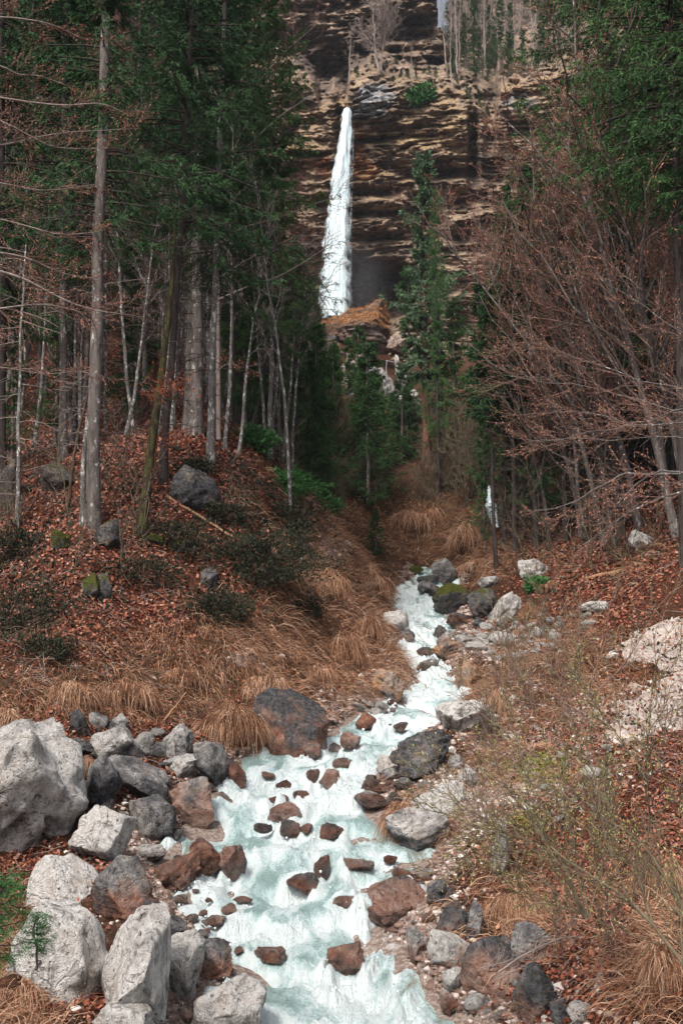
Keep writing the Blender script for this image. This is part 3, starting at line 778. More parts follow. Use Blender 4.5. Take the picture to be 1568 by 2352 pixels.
# column, row, width, height of each stone in the picture, tone 0 dark .. 1 pale, rusty stain, moss, label
BIG = [
 (52, 1838, 290, 330, .80, 0, 0, 'huge pale grey boulder cut by the left edge of the picture', dict(rough=.16, roll=0)),
 (228, 1922, 148, 132, .72, 0, 0, 'pale grey angular boulder right of the huge boulder on the left bank', {}),
 (150, 2062, 164, 172, .95, 0, 0, 'smooth white rounded boulder behind the little fir at the left edge', dict(rough=.05, cuts=7)),
 (160, 2184, 246, 250, .95, 0, 0, 'long white boulder sloping down to the right below the smooth white one', dict(roll=-38, rough=.07)),
 (305, 2246, 160, 280, .78, 0, 0, 'tall pale tan boulder with dark grey foot at the bottom of the left bank', dict(rough=.08)),
 (420, 2232, 104, 166, .74, .35, 0, 'white topped grey boulder right of the tall tan boulder', {}),
 (487, 2206, 94, 86, .35, .75, 0, 'dark rust stained rock between white topped boulder and the water', {}),
 (527, 2312, 168, 132, .62, .35, 0, 'rounded lichen spotted boulder in the water at the bottom edge', dict(rough=.05, cuts=6)),
 (272, 2352, 156, 100, .80, 0, 0, 'crumbly pale boulder at the very bottom below the tall tan boulder', {}),
 (300, 2048, 164, 148, .33, .7, 0, 'dark boulder with rusty foot beside the smooth white boulder', {}),
 (412, 1992, 112, 108, .22, .95, 0, 'dark rusty slab leaning at the left edge of the water', dict(wet=.6, roll=30)),
 (474, 1962, 78, 94, .40, .95, 0, 'orange brown rock wedged behind the leaning rusty slab', dict(wet=.4)),
 (533, 1970, 66, 92, .28, .85, 0, 'dark upright rusty block standing in the water left of midstream', dict(wet=.4, roll=-8)),
 (350, 1882, 110, 100, .34, .15, .1, 'dark grey rock above the little side channel on the left bank', {}),
 (446, 1835, 112, 114, .50, .65, 0, 'grey boulder with rust brown right flank at the left water edge', dict(roll=-15)),
 (312, 1792, 162, 106, .40, 0, 0, 'blue grey sloping boulder behind the dark grey rock on the left', dict(roll=-25)),
 (268, 1714, 130, 90, .55, 0, 0, 'grey flat topped boulder above the blue grey sloping one', dict(roll=-15)),
 (404, 1706, 80, 80, .60, 0, 0, 'pale grey rounded boulder left of the dead stick on the left bank', dict(rough=.05)),
 (480, 1752, 100, 112, .42, .3, 0, 'dark grey boulder on the left bank below the big straw tussock', dict(roll=-30)),
 (418, 1762, 82, 50, .68, 0, 0, 'small pale rock in front of the pale grey rounded boulder', {}),
 (540, 1774, 54, 66, .25, .9, 0, 'small dark rust rock at the left corner of the calm pool', dict(wet=.4)),
 (183, 1664, 50, 64, .22, 0, .2, 'dark narrow rock at the foot of the left straw tussocks', {}),
 (228, 1658, 48, 46, .50, 0, 0, 'small square grey rock right of the dark narrow rock', {}),
 (277, 1662, 42, 46, .42, 0, .3, 'small mossy grey rock right of the square grey rock', {}),
 (328, 1710, 58, 50, .40, .1, 0, 'brownish rock between two grey boulders under the tussocks', {}),
 (668, 1660, 180, 150, .16, .45, .05, 'large dark blue grey boulder at the head of the calm pool', dict(rough=.07, cuts=7, seed_=17)),
 (236, 1806, 80, 132, .34, 0, 0, 'dark grey rock squeezed behind the huge boulder on the left', {}),
 (378, 2126, 118, 56, .35, .85, 0, 'low rusty rock lying at the water edge above the tall tan boulder', dict(wet=.3)),
 (340, 1957, 86, 44, .70, .55, 0, 'low tan rock in the shallow side channel on the left', dict(wet=.5)),
 (160, 1718, 112, 44, .32, 0, 0, 'low dark grey slab behind the huge boulder top', {}),
 (368, 1792, 50, 54, .45, 0, 0, 'grey wedge rock between two boulders on the left bank', {}),
 # in the stream
 (655, 1860, 80, 46, .22, .72, 0, 'purple brown rock lying across the middle of the stream', dict(wet=.5, rough=.05, cuts=6)),
 (668, 1900, 48, 44, .16, .55, .25, 'olive rock under the purple brown one in midstream', dict(wet=.6)),
 (702, 1902, 32, 28, .40, .9, 0, 'small red stone right of the olive rock in midstream', dict(wet=.6)),
 (765, 1906, 62, 36, .15, .6, 0, 'dark rock with white water pouring over it in midstream', dict(wet=.9)),
 (805, 1697, 48, 42, .55, .85, 0, 'rounded orange rock in the upper rapids', dict(wet=.3, rough=.05, cuts=5)),
 (716, 1720, 44, 38, .45, .85, 0, 'small orange rock right of the dark blue grey boulder', dict(wet=.3)),
 (720, 1779, 42, 34, .30, .9, 0, 'dark red rock at the lip of the calm pool', dict(wet=.5)),
 (757, 1786, 50, 50, .50, .9, 0, 'pale red rock right of the dark red one at the pool lip', dict(wet=.5)),
 (792, 1750, 60, 26, .35, .8, 0, 'flat reddish rock above the pool lip', dict(wet=.4)),
 (842, 1657, 52, 38, .40, .9, 0, 'rust brown pointed rock at the left side of the upper rapids', {}),
 (740, 1986, 40, 60, .30, .85, 0, 'reddish standing rock in the lower rapids', dict(wet=.6)),
 (695, 2024, 74, 54, .10, .5, 0, 'dark wet rock half drowned below the reddish standing rock', dict(wet=1.)),
 (822, 1984, 74, 34, .50, .55, 0, 'broad tan rock just under the water of the lower rapids', dict(wet=1.)),
 (915, 2064, 142, 106, .18, .75, .12, 'big dark red brown rock at the right side of the lower rapids', dict(wet=.4, layered=.04)),
 (892, 2100, 96, 56, .40, .95, 0, 'red stone shelf in front of the big dark red brown rock', dict(wet=.6)),
 (797, 2196, 92, 86, .14, .75, .05, 'dark brown rock with a small curtain of water beside it', dict(wet=.7)),
 (790, 2068, 52, 28, .28, .7, 0, 'small brown rock between the rapids near the big red brown rock', dict(wet=.7)),
 (526, 2087, 38, 30, .50, .85, 0, 'small pinkish rock breaking the lower rapids on the left', dict(wet=.7)),
 (620, 2190, 74, 36, .50, .6, 0, 'tan rock under the foam near the lichen spotted boulder', dict(wet=1.)),
 (495, 2114, 46, 26, .50, .7, 0, 'flat pale brown rock at the left edge of the lower rapids', dict(wet=.8)),
 (690, 1824, 40, 24, .55, .8, 0, 'pale pink rock washed by foam below the pool lip', dict(wet=.8)),
 (640, 1836, 44, 26, .55, .7, 0, 'pale rock under the left foam below the pool lip', dict(wet=.8)),
 (920, 1668, 36, 26, .5, .85, 0, 'small orange rock on the right of the upper rapids', dict(wet=.4)),
 (604, 1900, 44, 26, .12, .5, 0, 'dark rock peeping out of the foam left of the olive rock', dict(wet=.9)),
 # right bank
 (972, 1735, 156, 106, .18, .1, 0, 'dark grey layered rock overhanging the right bank', dict(layered=.10, roll=18)),
 (1074, 1650, 140, 82, .92, 0, 0, 'broad pale rock on the right bank above the layered rock', dict(rough=.12)),
 (884, 1757, 42, 40, .72, .25, 0, 'small pale block left of the layered rock', {}),
 (912, 1778, 62, 30, .45, .75, 0, 'reddish flat stone below the layered rock', {}),
 (850, 1797, 44, 48, .10, .5, .2, 'dark wet mossy rock at the water edge under the layered rock', dict(wet=.6)),
 (880, 1812, 60, 30, .25, .8, 0, 'rust brown flat rock right of the dark wet mossy rock', dict(wet=.3)),
 (854, 1840, 82, 40, .60, .75, 0, 'smooth orange tan rock at the right edge of midstream', dict(rough=.04, cuts=5)),
 (906, 1840, 38, 36, .15, .5, .6, 'small dark mossy stone right of the smooth orange tan rock', {}),
 (932, 1802, 60, 32, .35, .6, 0, 'brown stone above the small dark mossy stone', {}),
 (1076, 1785, 52, 50, .72, 0, 0, 'pale grey stone right of the layered rock', {}),
 (1046, 1752, 44, 38, .50, 0, 0, 'grey stone tucked under the end of the layered rock', {}),
 (1022, 1840, 164, 84, .95, 0, 0, 'pale crumbly outcrop above the overhanging grass tuft', dict(rough=.2, layered=.05)),
 (960, 1905, 150, 100, .45, .1, 0, 'rock under the overhanging grass tuft on the right bank', {}),
 (1152, 1948, 46, 130, .80, 0, 0, 'narrow pale grey slab leaning on the right bank', dict(roll=-24, wl_=False)),
 (1040, 2124, 96, 80, .16, .75, .45, 'moss and rust covered boulder under the right bank shrubs', {}),
 (1088, 2116, 48, 84, .42, 0, 0, 'upright grey stone right of the rusty mossy boulder', {}),
 (962, 2164, 58, 68, .62, .55, 0, 'pinkish stone left of the long pink boulder', {}),
 (1034, 2186, 114, 88, .72, .45, 0, 'long pale pink boulder at the right water edge', dict(rough=.05, roll=-20)),
 (1130, 2222, 144, 126, .22, .85, .05, 'large dark red brown boulder right of the long pink boulder', dict(rough=.06)),
 (1226, 2160, 122, 84, .38, .05, 0, 'dark grey boulder with a pale top beneath the willow stems', {}),
 (1232, 2290, 100, 120, .14, .8, .5, 'dark boulder coated in rust and moss near the bottom right', {}),
 (1037, 2256, 46, 56, .65, .5, 0, 'small pink rock below the long pink boulder', {}),
 (1030, 2304, 40, 48, .55, .6, 0, 'small tan pink rock near the bottom edge right of the stream', {}),
 (1094, 2304, 60, 40, .60, .55, 0, 'pink cobble among pebbles under the red brown boulder', {}),
 (1330, 2334, 54, 56, .70, .25, 0, 'tan stone at the bottom edge right of the rusty stones', {}),
 (1284, 2330, 46, 64, .25, .8, .2, 'rust brown stone at the bottom edge beside the tan stone', {}),
 (1012, 2054, 66, 64, .40, .85, 0, 'reddish rock above the rusty mossy boulder', {}),
 (975, 2012, 66, 42, .40, .85, 0, 'red purple rock at the foot of the right bank shrubs', dict(wet=.3)),
 (925, 2000, 50, 30, .65, .75, 0, 'orange stone at the edge of the shallow right pool', dict(wet=.4)),
 (1360, 1780, 60, 34, .85, 0, 0, 'white stone lying on the gravelly right slope', {}),
 # upstream
 (907, 1432, 68, 58, .72, .35, 0, 'tan rounded boulder left of the upper cascade', dict(rough=.05, cuts=5)),
 (1034, 1376, 84, 70, .20, .1, .85, 'moss capped dark boulder right of the upper cascade', {}),
 (1110, 1390, 74, 76, .22, .1, .6, 'mossy boulder between the moss capped and the pale upstream boulder', {}),
 (1158, 1406, 88, 88, .68, 0, 0, 'pale grey boulder at the bend right of the mossy boulders', dict(roll=35)),
 (1056, 1423, 66, 40, .16, .85, 0, 'dark orange rock under the moss capped boulder', dict(wet=.4)),
 (1099, 1431, 28, 27, .2, .6, 0, 'small dark brown rock right of the dark orange rock', {}),
 (1023, 1466, 44, 38, .58, .5, 0, 'pointed pinkish rock at the joining of the two channels', {}),
 (1010, 1448, 32, 34, .12, .3, .4, 'small dark mossy rock where the two channels join', dict(wet=.5)),
 (1063, 1472, 42, 30, .45, .6, 0, 'striped brown rock right of the pointed pinkish rock', {}),
 (1030, 1496, 82, 42, .50, .3, 0, 'orange rock shelf below the pointed pinkish rock', dict(orange=1.)),
 (1078, 1556, 62, 78, .60, .2, 0, 'orange tan rock face at the right of the upper chute', dict(orange=1.)),
 (976, 1494, 42, 24, .28, .6, 0, 'brown rock drowned in the upper chute', dict(wet=.8)),
 (983, 1524, 56, 28, .50, .5, 0, 'tan rock shining through the upper chute', dict(wet=1.)),
 (1020, 1312, 58, 56, .42, .25, .1, 'brown upright rock above the highest cascade', {}),
 (981, 1331, 50, 28, .14, .1, .5, 'dark mossy rock in the highest cascade', dict(wet=.4)),
 (983, 1351, 52, 32, .42, 0, .4, 'grey moss flecked rock below the highest cascade', {}),
 (956, 1309, 36, 20, .2, 0, 1., 'bright green mossy rock left of the highest cascade', {}),
 (1023, 1337, 30, 22, .12, .1, .4, 'small dark rock between the two highest cascades', {}),
 (1125, 1338, 56, 28, .50, 0, .1, 'grey rock beside the right upper channel', {}),
 (1222, 1310, 76, 48, .72, 0, 0, 'pale grey jagged boulder below the forest on the right', {}),
 (930, 1462, 46, 30, .32, .5, 0, 'brown rock under the tan rounded boulder', {}),
 (884, 1576, 84, 74, .60, .2, 0, 'orange tan rock shelf on the left of the upper chute', dict(orange=1., rough=.16)),
 (1478, 1248, 78, 60, .62, 0, .35, 'moss flecked grey boulder on the leafy slope at the right', {}),
 (1370, 1398, 90, 34, .80, 0, 0, 'pale stone heap edge by the gravel path', {}),
 # mossy rocks on the left slope
 (141, 1244, 52, 54, .2, 0, 1., 'small rock with a yellow green moss top below the big twin trunk', {}),
 (209, 1350, 46, 64, .2, 0, .85, 'mossy green stone, left one of the pair in the red leaves', {}),
 (240, 1346, 42, 68, .18, 0, .65, 'darker mossy stone, right one of the pair in the red leaves', {}),
 (248, 1228, 56, 70, .12, 0, .55, 'mossy dark hump at the root of the big grey trunk', {}),
 (357, 1242, 42, 30, .2, 0, 1., 'flat bright moss cushion on a stone beside the mossy leaning trunk', {}),
 (425, 1256, 44, 40, .15, 0, .7, 'small mossy rock right of the bright moss cushion', {}),
 (452, 1122, 118, 112, .08, 0, .4, 'big dark rounded rock under the white patched trunk', {}),
 (138, 1098, 96, 72, .10, 0, .6, 'dark mossy rock between the two thick left trunks', {}),
 (482, 1328, 44, 56, .15, 0, .55, 'short mossy stump like rock in the dark heather', {}),
 (25, 1110, 60, 110, .12, 0, .6, 'mossy rock at the far left trunk foot', {}),
]
STREAM_SET = set(range(31, 54))
for k, (px, py, w_, h_, tone, stain, moss, lab, kw) in enumerate(BIG):
    kw = dict(kw)
    nm = 'boulder' if w_ * h_ > 6500 else 'rock'
    o, c, rx, rz = rock_at(nm, lab, px, py, w_, h_, tone, stain, moss, seed=kw.pop('seed_', k * 7 + 3), sub=5 if w_ > 60 else 4, cat=nm, **kw)
    lx, rx_ = edge_x(c[1], 0), edge_x(c[1], 1)
    if lx - 0.6 < c[0] < rx_ + 0.4 and c[1] < 60 and (k in STREAM_SET or k in (5, 6, 7, 10, 11, 12, 14, 25, 64, 92)):
        FOAMERS.append((c[0], c[1], rx, k in STREAM_SET))

# loose stones: piles and banks, each stone its own object
STONE = []
for s_ in range(8):
    p, t = rock_shape(900 + s_ * 13, 3, 8, 0.10)
    p = (p - (p.max(0) + p.min(0)) / 2) / ((p.max(0) - p.min(0)) / 2)
    STONE.append((p, t))
_sm = {}
def stone_mesh(s_, tone, stain, moss=0.0, orange=0.0):
    k = (s_, tone, stain, moss, orange)
    if k not in _sm:
        p, t = STONE[s_]
        me = MB().add(p, None, t, tone=tone, stain=stain, moss=moss, orange=orange, wet=0.1).mesh('stone')
        me.materials.append(M['rock'])
        _sm[k] = me
    return _sm[k]
def pile(n, cx, cy_, rx, ry, smin, smax, tones, stains, label, group, seed, tri=None):
    g = np.random.default_rng(seed)
    k = 0
    pts = []
    tries = 0
    while k < n and tries < n * 30:
        tries += 1
        a, b = g.uniform(-1, 1, 2)
        if a * a + b * b > 1: continue
        px, py = cx + a * rx, cy_ + b * ry
        sz = g.uniform(smin, smax) * (0.6 + 0.7 * g.random() ** 2)
        if any((px - x) ** 2 + ((py - y) * 1.6) ** 2 < (0.42 * (sz + s2)) ** 2 for x, y, s2 in pts): continue
        pts.append((px, py, sz))
        h_ = hit(px, py)
        r = sz * h_[1] / F / 2
        o = link('stone', stone_mesh(int(g.integers(8)), tones[int(g.integers(len(tones)))], stains[int(g.integers(len(stains)))]))
        o.location = (h_[0], h_[1] + r * 0.4, float(surf(h_[0], h_[1] + r * 0.4)) + r * 0.28)
        o.scale = (r * g.uniform(.85, 1.2), r * g.uniform(.8, 1.1), r * g.uniform(.55, .8))
        o.rotation_euler = (g.uniform(-.3, .3), g.uniform(-.3, .3), g.uniform(0, 6.28))
        tag(o, label, 'stone', group)
        k += 1
pile(60, 1170, 1474, 110, 46, 22, 58, [1.3, 1.15, 1.4], [0, 0, 0], 'white grey stone in the pale heap at the stream bend on the right', 'white stones heaped at the bend', 51)
pile(24, 1085, 1492, 50, 30, 12, 30, [.6, .5, .8], [.4, .2], 'pinkish stone between the upper chute and the white stone heap', 'pinkish stones by the upper chute', 52)
pile(34, 858, 1608, 62, 44, 14, 36, [.7, .5, .85], [.3, .5, .1], 'stone in the heap left of the stream above the orange rapids', 'stones heaped left of the rapids', 53)
pile(30, 945, 1800, 70, 40, 12, 30, [.5, .6, .35], [.6, .8, .4], 'reddish stone wedged along the right water edge under the layered rock', 'reddish stones at the right water edge', 54)
pile(40, 1150, 2300, 130, 50, 10, 30, [.7, .8, .4], [.5, .3, .7], 'small pink or white cobble on the right shore at the bottom', 'cobbles on the lower right shore', 55)
pile(16, 985, 2110, 70, 80, 14, 34, [.55, .7, .4], [.7, .5], 'rust pink stone along the right edge of the lower rapids', 'stones along the lower right edge', 56)
pile(46, 300, 1810, 200, 140, 16, 52, [.4, .55, .3], [0, .1], 'grey stone filling a gap between the left bank boulders', 'grey stones between the left boulders', 57)
pile(30, 380, 2090, 110, 110, 16, 46, [.5, .6, .3], [.5, .8], 'rusty stone at the left edge of the lower rapids', 'stones along the lower left edge', 58)
pile(34, 1240, 1770, 190, 130, 10, 30, [1.3, 1.1, 1.4], [0], 'white stone scattered over the gravelly right slope', 'white stones on the right slope', 59)
pile(12, 1280, 1440, 100, 30, 14, 34, [.85, .75], [0, .1], 'pale stone between the pale grey boulder and the path', 'pale stones near the path', 60)

def in_stream(n, cx, cy_, rx, ry, smin, smax, label, group, seed):
    g = np.random.default_rng(seed)
    for i in range(n):
        a, b = g.uniform(-1, 1, 2)
        px, py = cx + a * rx, cy_ + b * ry
        h_ = hit(px, py)
        l_, r_ = edge_x(h_[1], 0), edge_x(h_[1], 1)
        if not (l_ + .05 < h_[0] < r_ - .05): continue
        r = g.uniform(smin, smax) * h_[1] / F / 2
        o = link('stone', stone_mesh(int(g.integers(8)), [.6, .4, .25][i % 3], [.9, .7, .8][i % 3]))
        o.location = (h_[0], h_[1], float(wz(h_[1])) - r * g.uniform(-.05, .35))
        o.scale = (r * g.uniform(.9, 1.5), r, r * g.uniform(.5, .8))
        o.rotation_euler = (g.uniform(-.3, .3), g.uniform(-.3, .3), g.uniform(0, 6.28))
        tag(o, label, 'stone', group)
        FOAMERS.append((h_[0], h_[1], r * 1.1, True))
in_stream(3, 740, 1800, 180, 60, 18, 44, 'pinkish stone washed by the foam around the calm pool', 'stones in the middle rapids', 71)
in_stream(4, 720, 2080, 260, 110, 22, 54, 'rust brown stone half drowned in the lower rapids', 'stones in the lower rapids', 72)
in_stream(3, 900, 1640, 90, 60, 16, 36, 'orange brown stone in the upper rapids', 'stones in the upper rapids', 73)

# ------------------------------------------------------------------ gravel chips, stuff
def scatter(n, zone, ymin, ymax, seed, umin=-200, umax=1760, power=1.0, avoid_water=True):
    g = np.random.default_rng(seed)
    k = n * 4
    u = g.uniform(umin, umax, k)
    y = np.exp(g.uniform(math.log(ymin), math.log(ymax), k))
    x = (u - 784) / F * y
    z = ground(x, y)
    px, py = project(np.stack([x, y, z], -1))
    wgt = np.clip(blobs(px, py, zone), 0, 1) if zone is not None else np.ones(k)
    if avoid_water: wgt = wgt * ((np.maximum(edge_x(y, 0) - x, x - edge_x(y, 1)) > 0.12) | (y > 62))
    onp = poly_in(px, py, PATH1) | poly_in(px, py, PATH2)
    wgt = np.where(onp, .13, wgt * (.3 + .7 * sstep(-.7, .3, fbm(np.stack([x * .45, y * .45, 0 * x], -1), 3, seed))))
    keep = g.random(k) < wgt ** power
    pts = np.stack([x, y, z], -1)[keep][:n]
    return pts, g
def gnormal(p):
    e = 0.15
    gx = (ground(p[:, 0] + e, p[:, 1]) - ground(p[:, 0] - e, p[:, 1])) / (2 * e)
    gy = (ground(p[:, 0], p[:, 1] + e) - ground(p[:, 0], p[:, 1] - e)) / (2 * e)
    return norm(np.stack([-gx, -gy, np.ones(len(p))], -1))

pts, g = scatter(16000, STONY, 9, 55, 81)
v0, t0 = ico(1)
mb = MB()
nP = len(pts)
sz = np.exp(g.normal(math.log(0.028), 0.5, nP)) * np.clip(pts[:, 1] / 16, .8, 2.0)
sv = v0[None] * (1 + 0.25 * g.normal(size=(nP, len(v0), 1))) * sz[:, None, None] * np.array([1, 1, .65]) + pts[:, None] + np.array([0, 0, .005])
tt = t0[None] + (np.arange(nP) * len(v0))[:, None, None]
mb.add(sv, None, tt, rnd=np.repeat(np.clip(g.normal(.6, .28, nP), 0, 1), len(v0)))
o = link('gravel', mb.mesh('gravel', False), M['gravel'])
tag(o, 'loose pale gravel chips strewn over the stony banks', 'gravel', kind='stuff')

# pebbles along the water's edge
g = np.random.default_rng(83)
nS = 15000
yS = np.exp(g.uniform(math.log(9.2), math.log(60), nS)); sd = g.integers(0, 2, nS)
off = np.abs(g.normal(0, .38, nS)) - .06
xS = np.where(sd == 0, edge_x(yS, 0) - off, edge_x(yS, 1) + off)
zS = ground(xS, yS)
sz = np.exp(g.normal(math.log(.024), .5, nS)) * np.clip(yS / 17, .8, 1.8)
sv = v0[None] * (1 + 0.25 * g.normal(size=(nS, len(v0), 1))) * sz[:, None, None] * np.array([1.2, 1, .6]) + np.stack([xS, yS, zS], -1)[:, None]
mb = MB().add(sv, None, t0[None] + (np.arange(nS) * len(v0))[:, None, None], rnd=np.repeat(np.clip(g.normal(.48, .3, nS), 0, 1), len(v0)))
o = link('shore_gravel', mb.mesh('shore_gravel'), M['shore'])
tag(o, 'pinkish and brown pebbles lining both edges of the stream', 'gravel', kind='stuff')

# fallen leaves
LEAF2 = LEAF + [(1250, 1800, 260, 200, .35), (750, 1400, 150, 150, .2), (1300, 1450, 200, 60, .4)]
pts, g = scatter(115000, LEAF2, 9, 75, 82, power=1.0)
nP = len(pts)
nn = gnormal(pts)
d = norm(np.cross(nn, randdir(nP, g)) + 0.35 * g.normal(size=(nP, 3)))
s = norm(np.cross(nn + 0.5 * g.normal(size=(nP, 3)), d))
mb = MB()
L = g.uniform(.04, .10, nP) * np.clip(pts[:, 1] / 19, 0.9, 2.2)
kites(mb, pts + nn * g.uniform(.01, .06, nP)[:, None], d, s, L, L * g.uniform(.5, .75, nP), g.random(nP), 0.5)
o = link('leaf_litter', mb.mesh('leaf_litter', False), M['litter'])
tag(o, 'rust red and brown fallen beech leaves covering the slopes', 'leaf litter', kind='stuff')

# ------------------------------------------------------------------ dry grass
def blades(mb, base, out, L, width, rise, fall, g, seg=4, rnd=None):
    """arching blades: rise first, then bend over along 'out' and hang"""
    N = len(base)
    L = np.broadcast_to(np.asarray(L, float), (N,))
    s = np.linspace(0, 1, seg + 1)
    up = np.array([0, 0, 1.0])
    rise = np.broadcast_to(np.asarray(rise, float), (N,)); fall = np.broadcast_to(np.asarray(fall, float), (N,))
    ph = L[:, None] * (rise[:, None] * s - fall[:, None] * s ** 2)
    pr = L[:, None] * (0.75 * s + 0.1 * s ** 2)
    p = base[:, None] + out[:, None] * pr[..., None] + up * ph[..., None]
    side = norm(np.cross(out, up) + 0.5 * g.normal(size=(N, 3)))
    wd = np.broadcast_to(np.asarray(width, float), (N,))[:, None] * (1 - 0.85 * s)
    a = p + side[:, None] * wd[..., None] / 2
    b = p - side[:, None] * wd[..., None] / 2
    v = np.stack([a, b], 2).reshape(N, -1, 3)
    i = np.arange(seg) * 2
    q = np.stack([i, i + 1, i + 3, i + 2], -1)
    q = q[None] + (np.arange(N) * (seg + 1) * 2)[:, None, None]
    r = g.random(N) if rnd is None else rnd
    mb.add(v, q, rnd=np.repeat(r, (seg + 1) * 2))

pts, g = scatter(15000, GRASS, 8.6, 75, 91, power=1.0)
nn = gnormal(pts)
per = 9
base = np.repeat(pts, per, 0) + g.normal(size=(len(pts) * per, 3)) * np.array([.09, .09, 0]) * np.clip(np.repeat(pts[:, 1], per) / 20, .7, 2)[:, None]
base[:, 2] = ground(base[:, 0], base[:, 1]) - 0.02
down = np.repeat(nn, per, 0).copy(); down[:, 2] = 0
out = down * 2.2 + g.normal(size=base.shape) * 0.55; out[:, 2] = 0; out = norm(out)
dscale = np.clip(base[:, 1] / 22, .8, 2.4)
mb = MB()
blades(mb, base, out, g.uniform(.2, .7, len(base)) * np.clip(dscale, .9, 1.5), .013 * dscale, g.uniform(.3, 1.1, len(base)), g.uniform(.5, 1.2, len(base)), g, 3)
o = link('dry_grass', mb.mesh('dry_grass', False), M['straw'])
tag(o, 'straw coloured dead grass combed downhill over both banks', 'grass', kind='stuff')

def tussock(px, py, w_, h_, label, seed, n=1500, group='grass tussocks on the banks', lean=(0, -1), lift=0.35):
    """a hanging clump of dead grass filling the picture box"""
    g = np.random.default_rng(seed)
    h0 = hit(px, py + h_ * 0.25)
    Y = h0[1] + 0.1
    s = Y / F
    rx, rz = w_ * s / 2, h_ * s / 2
    c = P(px, py, Y)
    t = thing('grass_tussock', label, 'grass tussock', c - np.array([0, 0, rz]), group)
    org = np.array(t.location)
    # turf hump
    v, tr = ico(3)
    pv = v * np.array([rx * .72, rx * .5, rz * .72]) * (1 + .16 * fbm(v * 1.7 + seed, 3, seed))[:, None] + c + np.array([0, .15 * rx, -.22 * rz]) - org
    mbt = MB().add(pv, None, tr, leaf=0.25, grass=0.35, stony=0.0, moss=0.0)
    link('turf', mbt.mesh('turf'), M['ground'], t)
    az = g.uniform(0, 2 * math.pi, n)
    rr = np.sqrt(g.uniform(0, 1, n))
    hx, hy = np.cos(az) * rr, np.sin(az) * rr
    top = np.sqrt(np.clip(1 - rr ** 2, 0, 1))
    lump = 1 + .55 * fbm(np.stack([hx * 1.6 + seed, hy * 1.6, 0 * hx], -1), 3, seed + 2)
    base = np.stack([hx * rx * .9, hy * rx * .6, (top * rz * .85 - .12 * rz) * lump - .12 * rz], -1) + c - org
    out = np.stack([hx * .6 + lean[0] * .5, hy * .6 + lean[1] * .6, 0 * hx], -1) + g.normal(size=(n, 3)) * .6
    out[:, 2] = 0; out = norm(out)
    L = (0.72 * rz + 0.22 * rx) * g.uniform(.35, 1.45, n)
    out = norm(out + .35 * np.stack([fbm(base * 4, 2, seed), fbm(base * 4 + 5, 2, seed), 0 * rr], -1))
    mb = MB()
    blades(mb, base, out * .62, L, np.clip(.010 * Y / 16, .008, .03), g.uniform(.1, lift + .25, n), g.uniform(.7, 1.35, n), g, 5, np.clip(g.normal(.5, .3, n) + .25 * fbm(base * 5, 2, seed + 1), 0, 1))
    link('blades', mb.mesh('blades', False), M['straw'], t)
    return t
TUS = [
 (530, 1668, 170, 125, 'big straw tussock hanging over the bank left of the dark blue grey boulder', 2600),
 (165, 1600, 130, 84, 'shaggy dry grass overhang at the left under the red leaves', 1600),
 (295, 1602, 150, 84, 'wide dry grass overhang in the middle of the lower left bank', 1700),
 (20, 1660, 110, 70, 'dry grass tuft above the huge boulder at the left edge', 1200),
 (410, 1560, 120, 70, 'dry grass tuft above the big straw tussock, leaning right', 1100),
 (610, 1590, 130, 80, 'dry grass tuft above the dark blue grey boulder', 1200),
 (790, 1500, 90, 110, 'long dead grass hanging over the left side of the upper chute', 1500),
 (840, 1450, 70, 80, 'dead grass overhang left of the tan rounded boulder', 1200),
 (715, 1540, 120, 80, 'dead grass clump on the left bank above the stone heap', 1200),
 (960, 1196, 150, 84, 'broad straw mound on the earth bank behind the highest cascade', 2000),
 (1074, 1240, 84, 92, 'tall straw mound in front of the fallen log bridge', 1500),
 (1100, 1300, 96, 44, 'low grass covered hump above the mossy boulders', 1200),
 (1218, 1408, 40, 60, 'small grass tuft right of the pale grey bend boulder', 600),
 (1268, 1345, 60, 34, 'small dry tuft beside the fallen pole', 500),
 (928, 1890, 104, 116, 'brown grass tuft hanging over the water on the right bank', 1700),
 (1172, 2085, 124, 136, 'long orange grass clump below the narrow pale slab', 1900),
 (1140, 1960, 90, 60, 'grass tuft above the red purple rock on the right bank', 900),
 (1512, 2030, 130, 150, 'orange brown grass clump on the right slope behind the willow', 1600),
 (1530, 2230, 110, 170, 'long straw clump at the right edge near the bottom', 1500),
 (1140, 1630, 50, 90, 'grass tuft right of the broad pale rock', 700),
 (30, 2290, 150, 150, 'long pale grass clump in the bottom left corner', 1500),
 (205, 1770, 40, 90, 'yellow grass tuft growing behind the huge boulder', 500),
 (665, 1510, 100, 60, 'dry tuft by the small gravel patch on the left bank', 800),
 (745, 1345, 120, 90, 'dead grass combed down the spur left of the highest cascade', 1500),
 (850, 1340, 110, 70, 'pale dead grass at the tip of the left spur', 1300),
]
for k, (px, py, w_, h_, lab, n) in enumerate(TUS):
    tussock(px, py, w_, h_, lab, 400 + k, n)

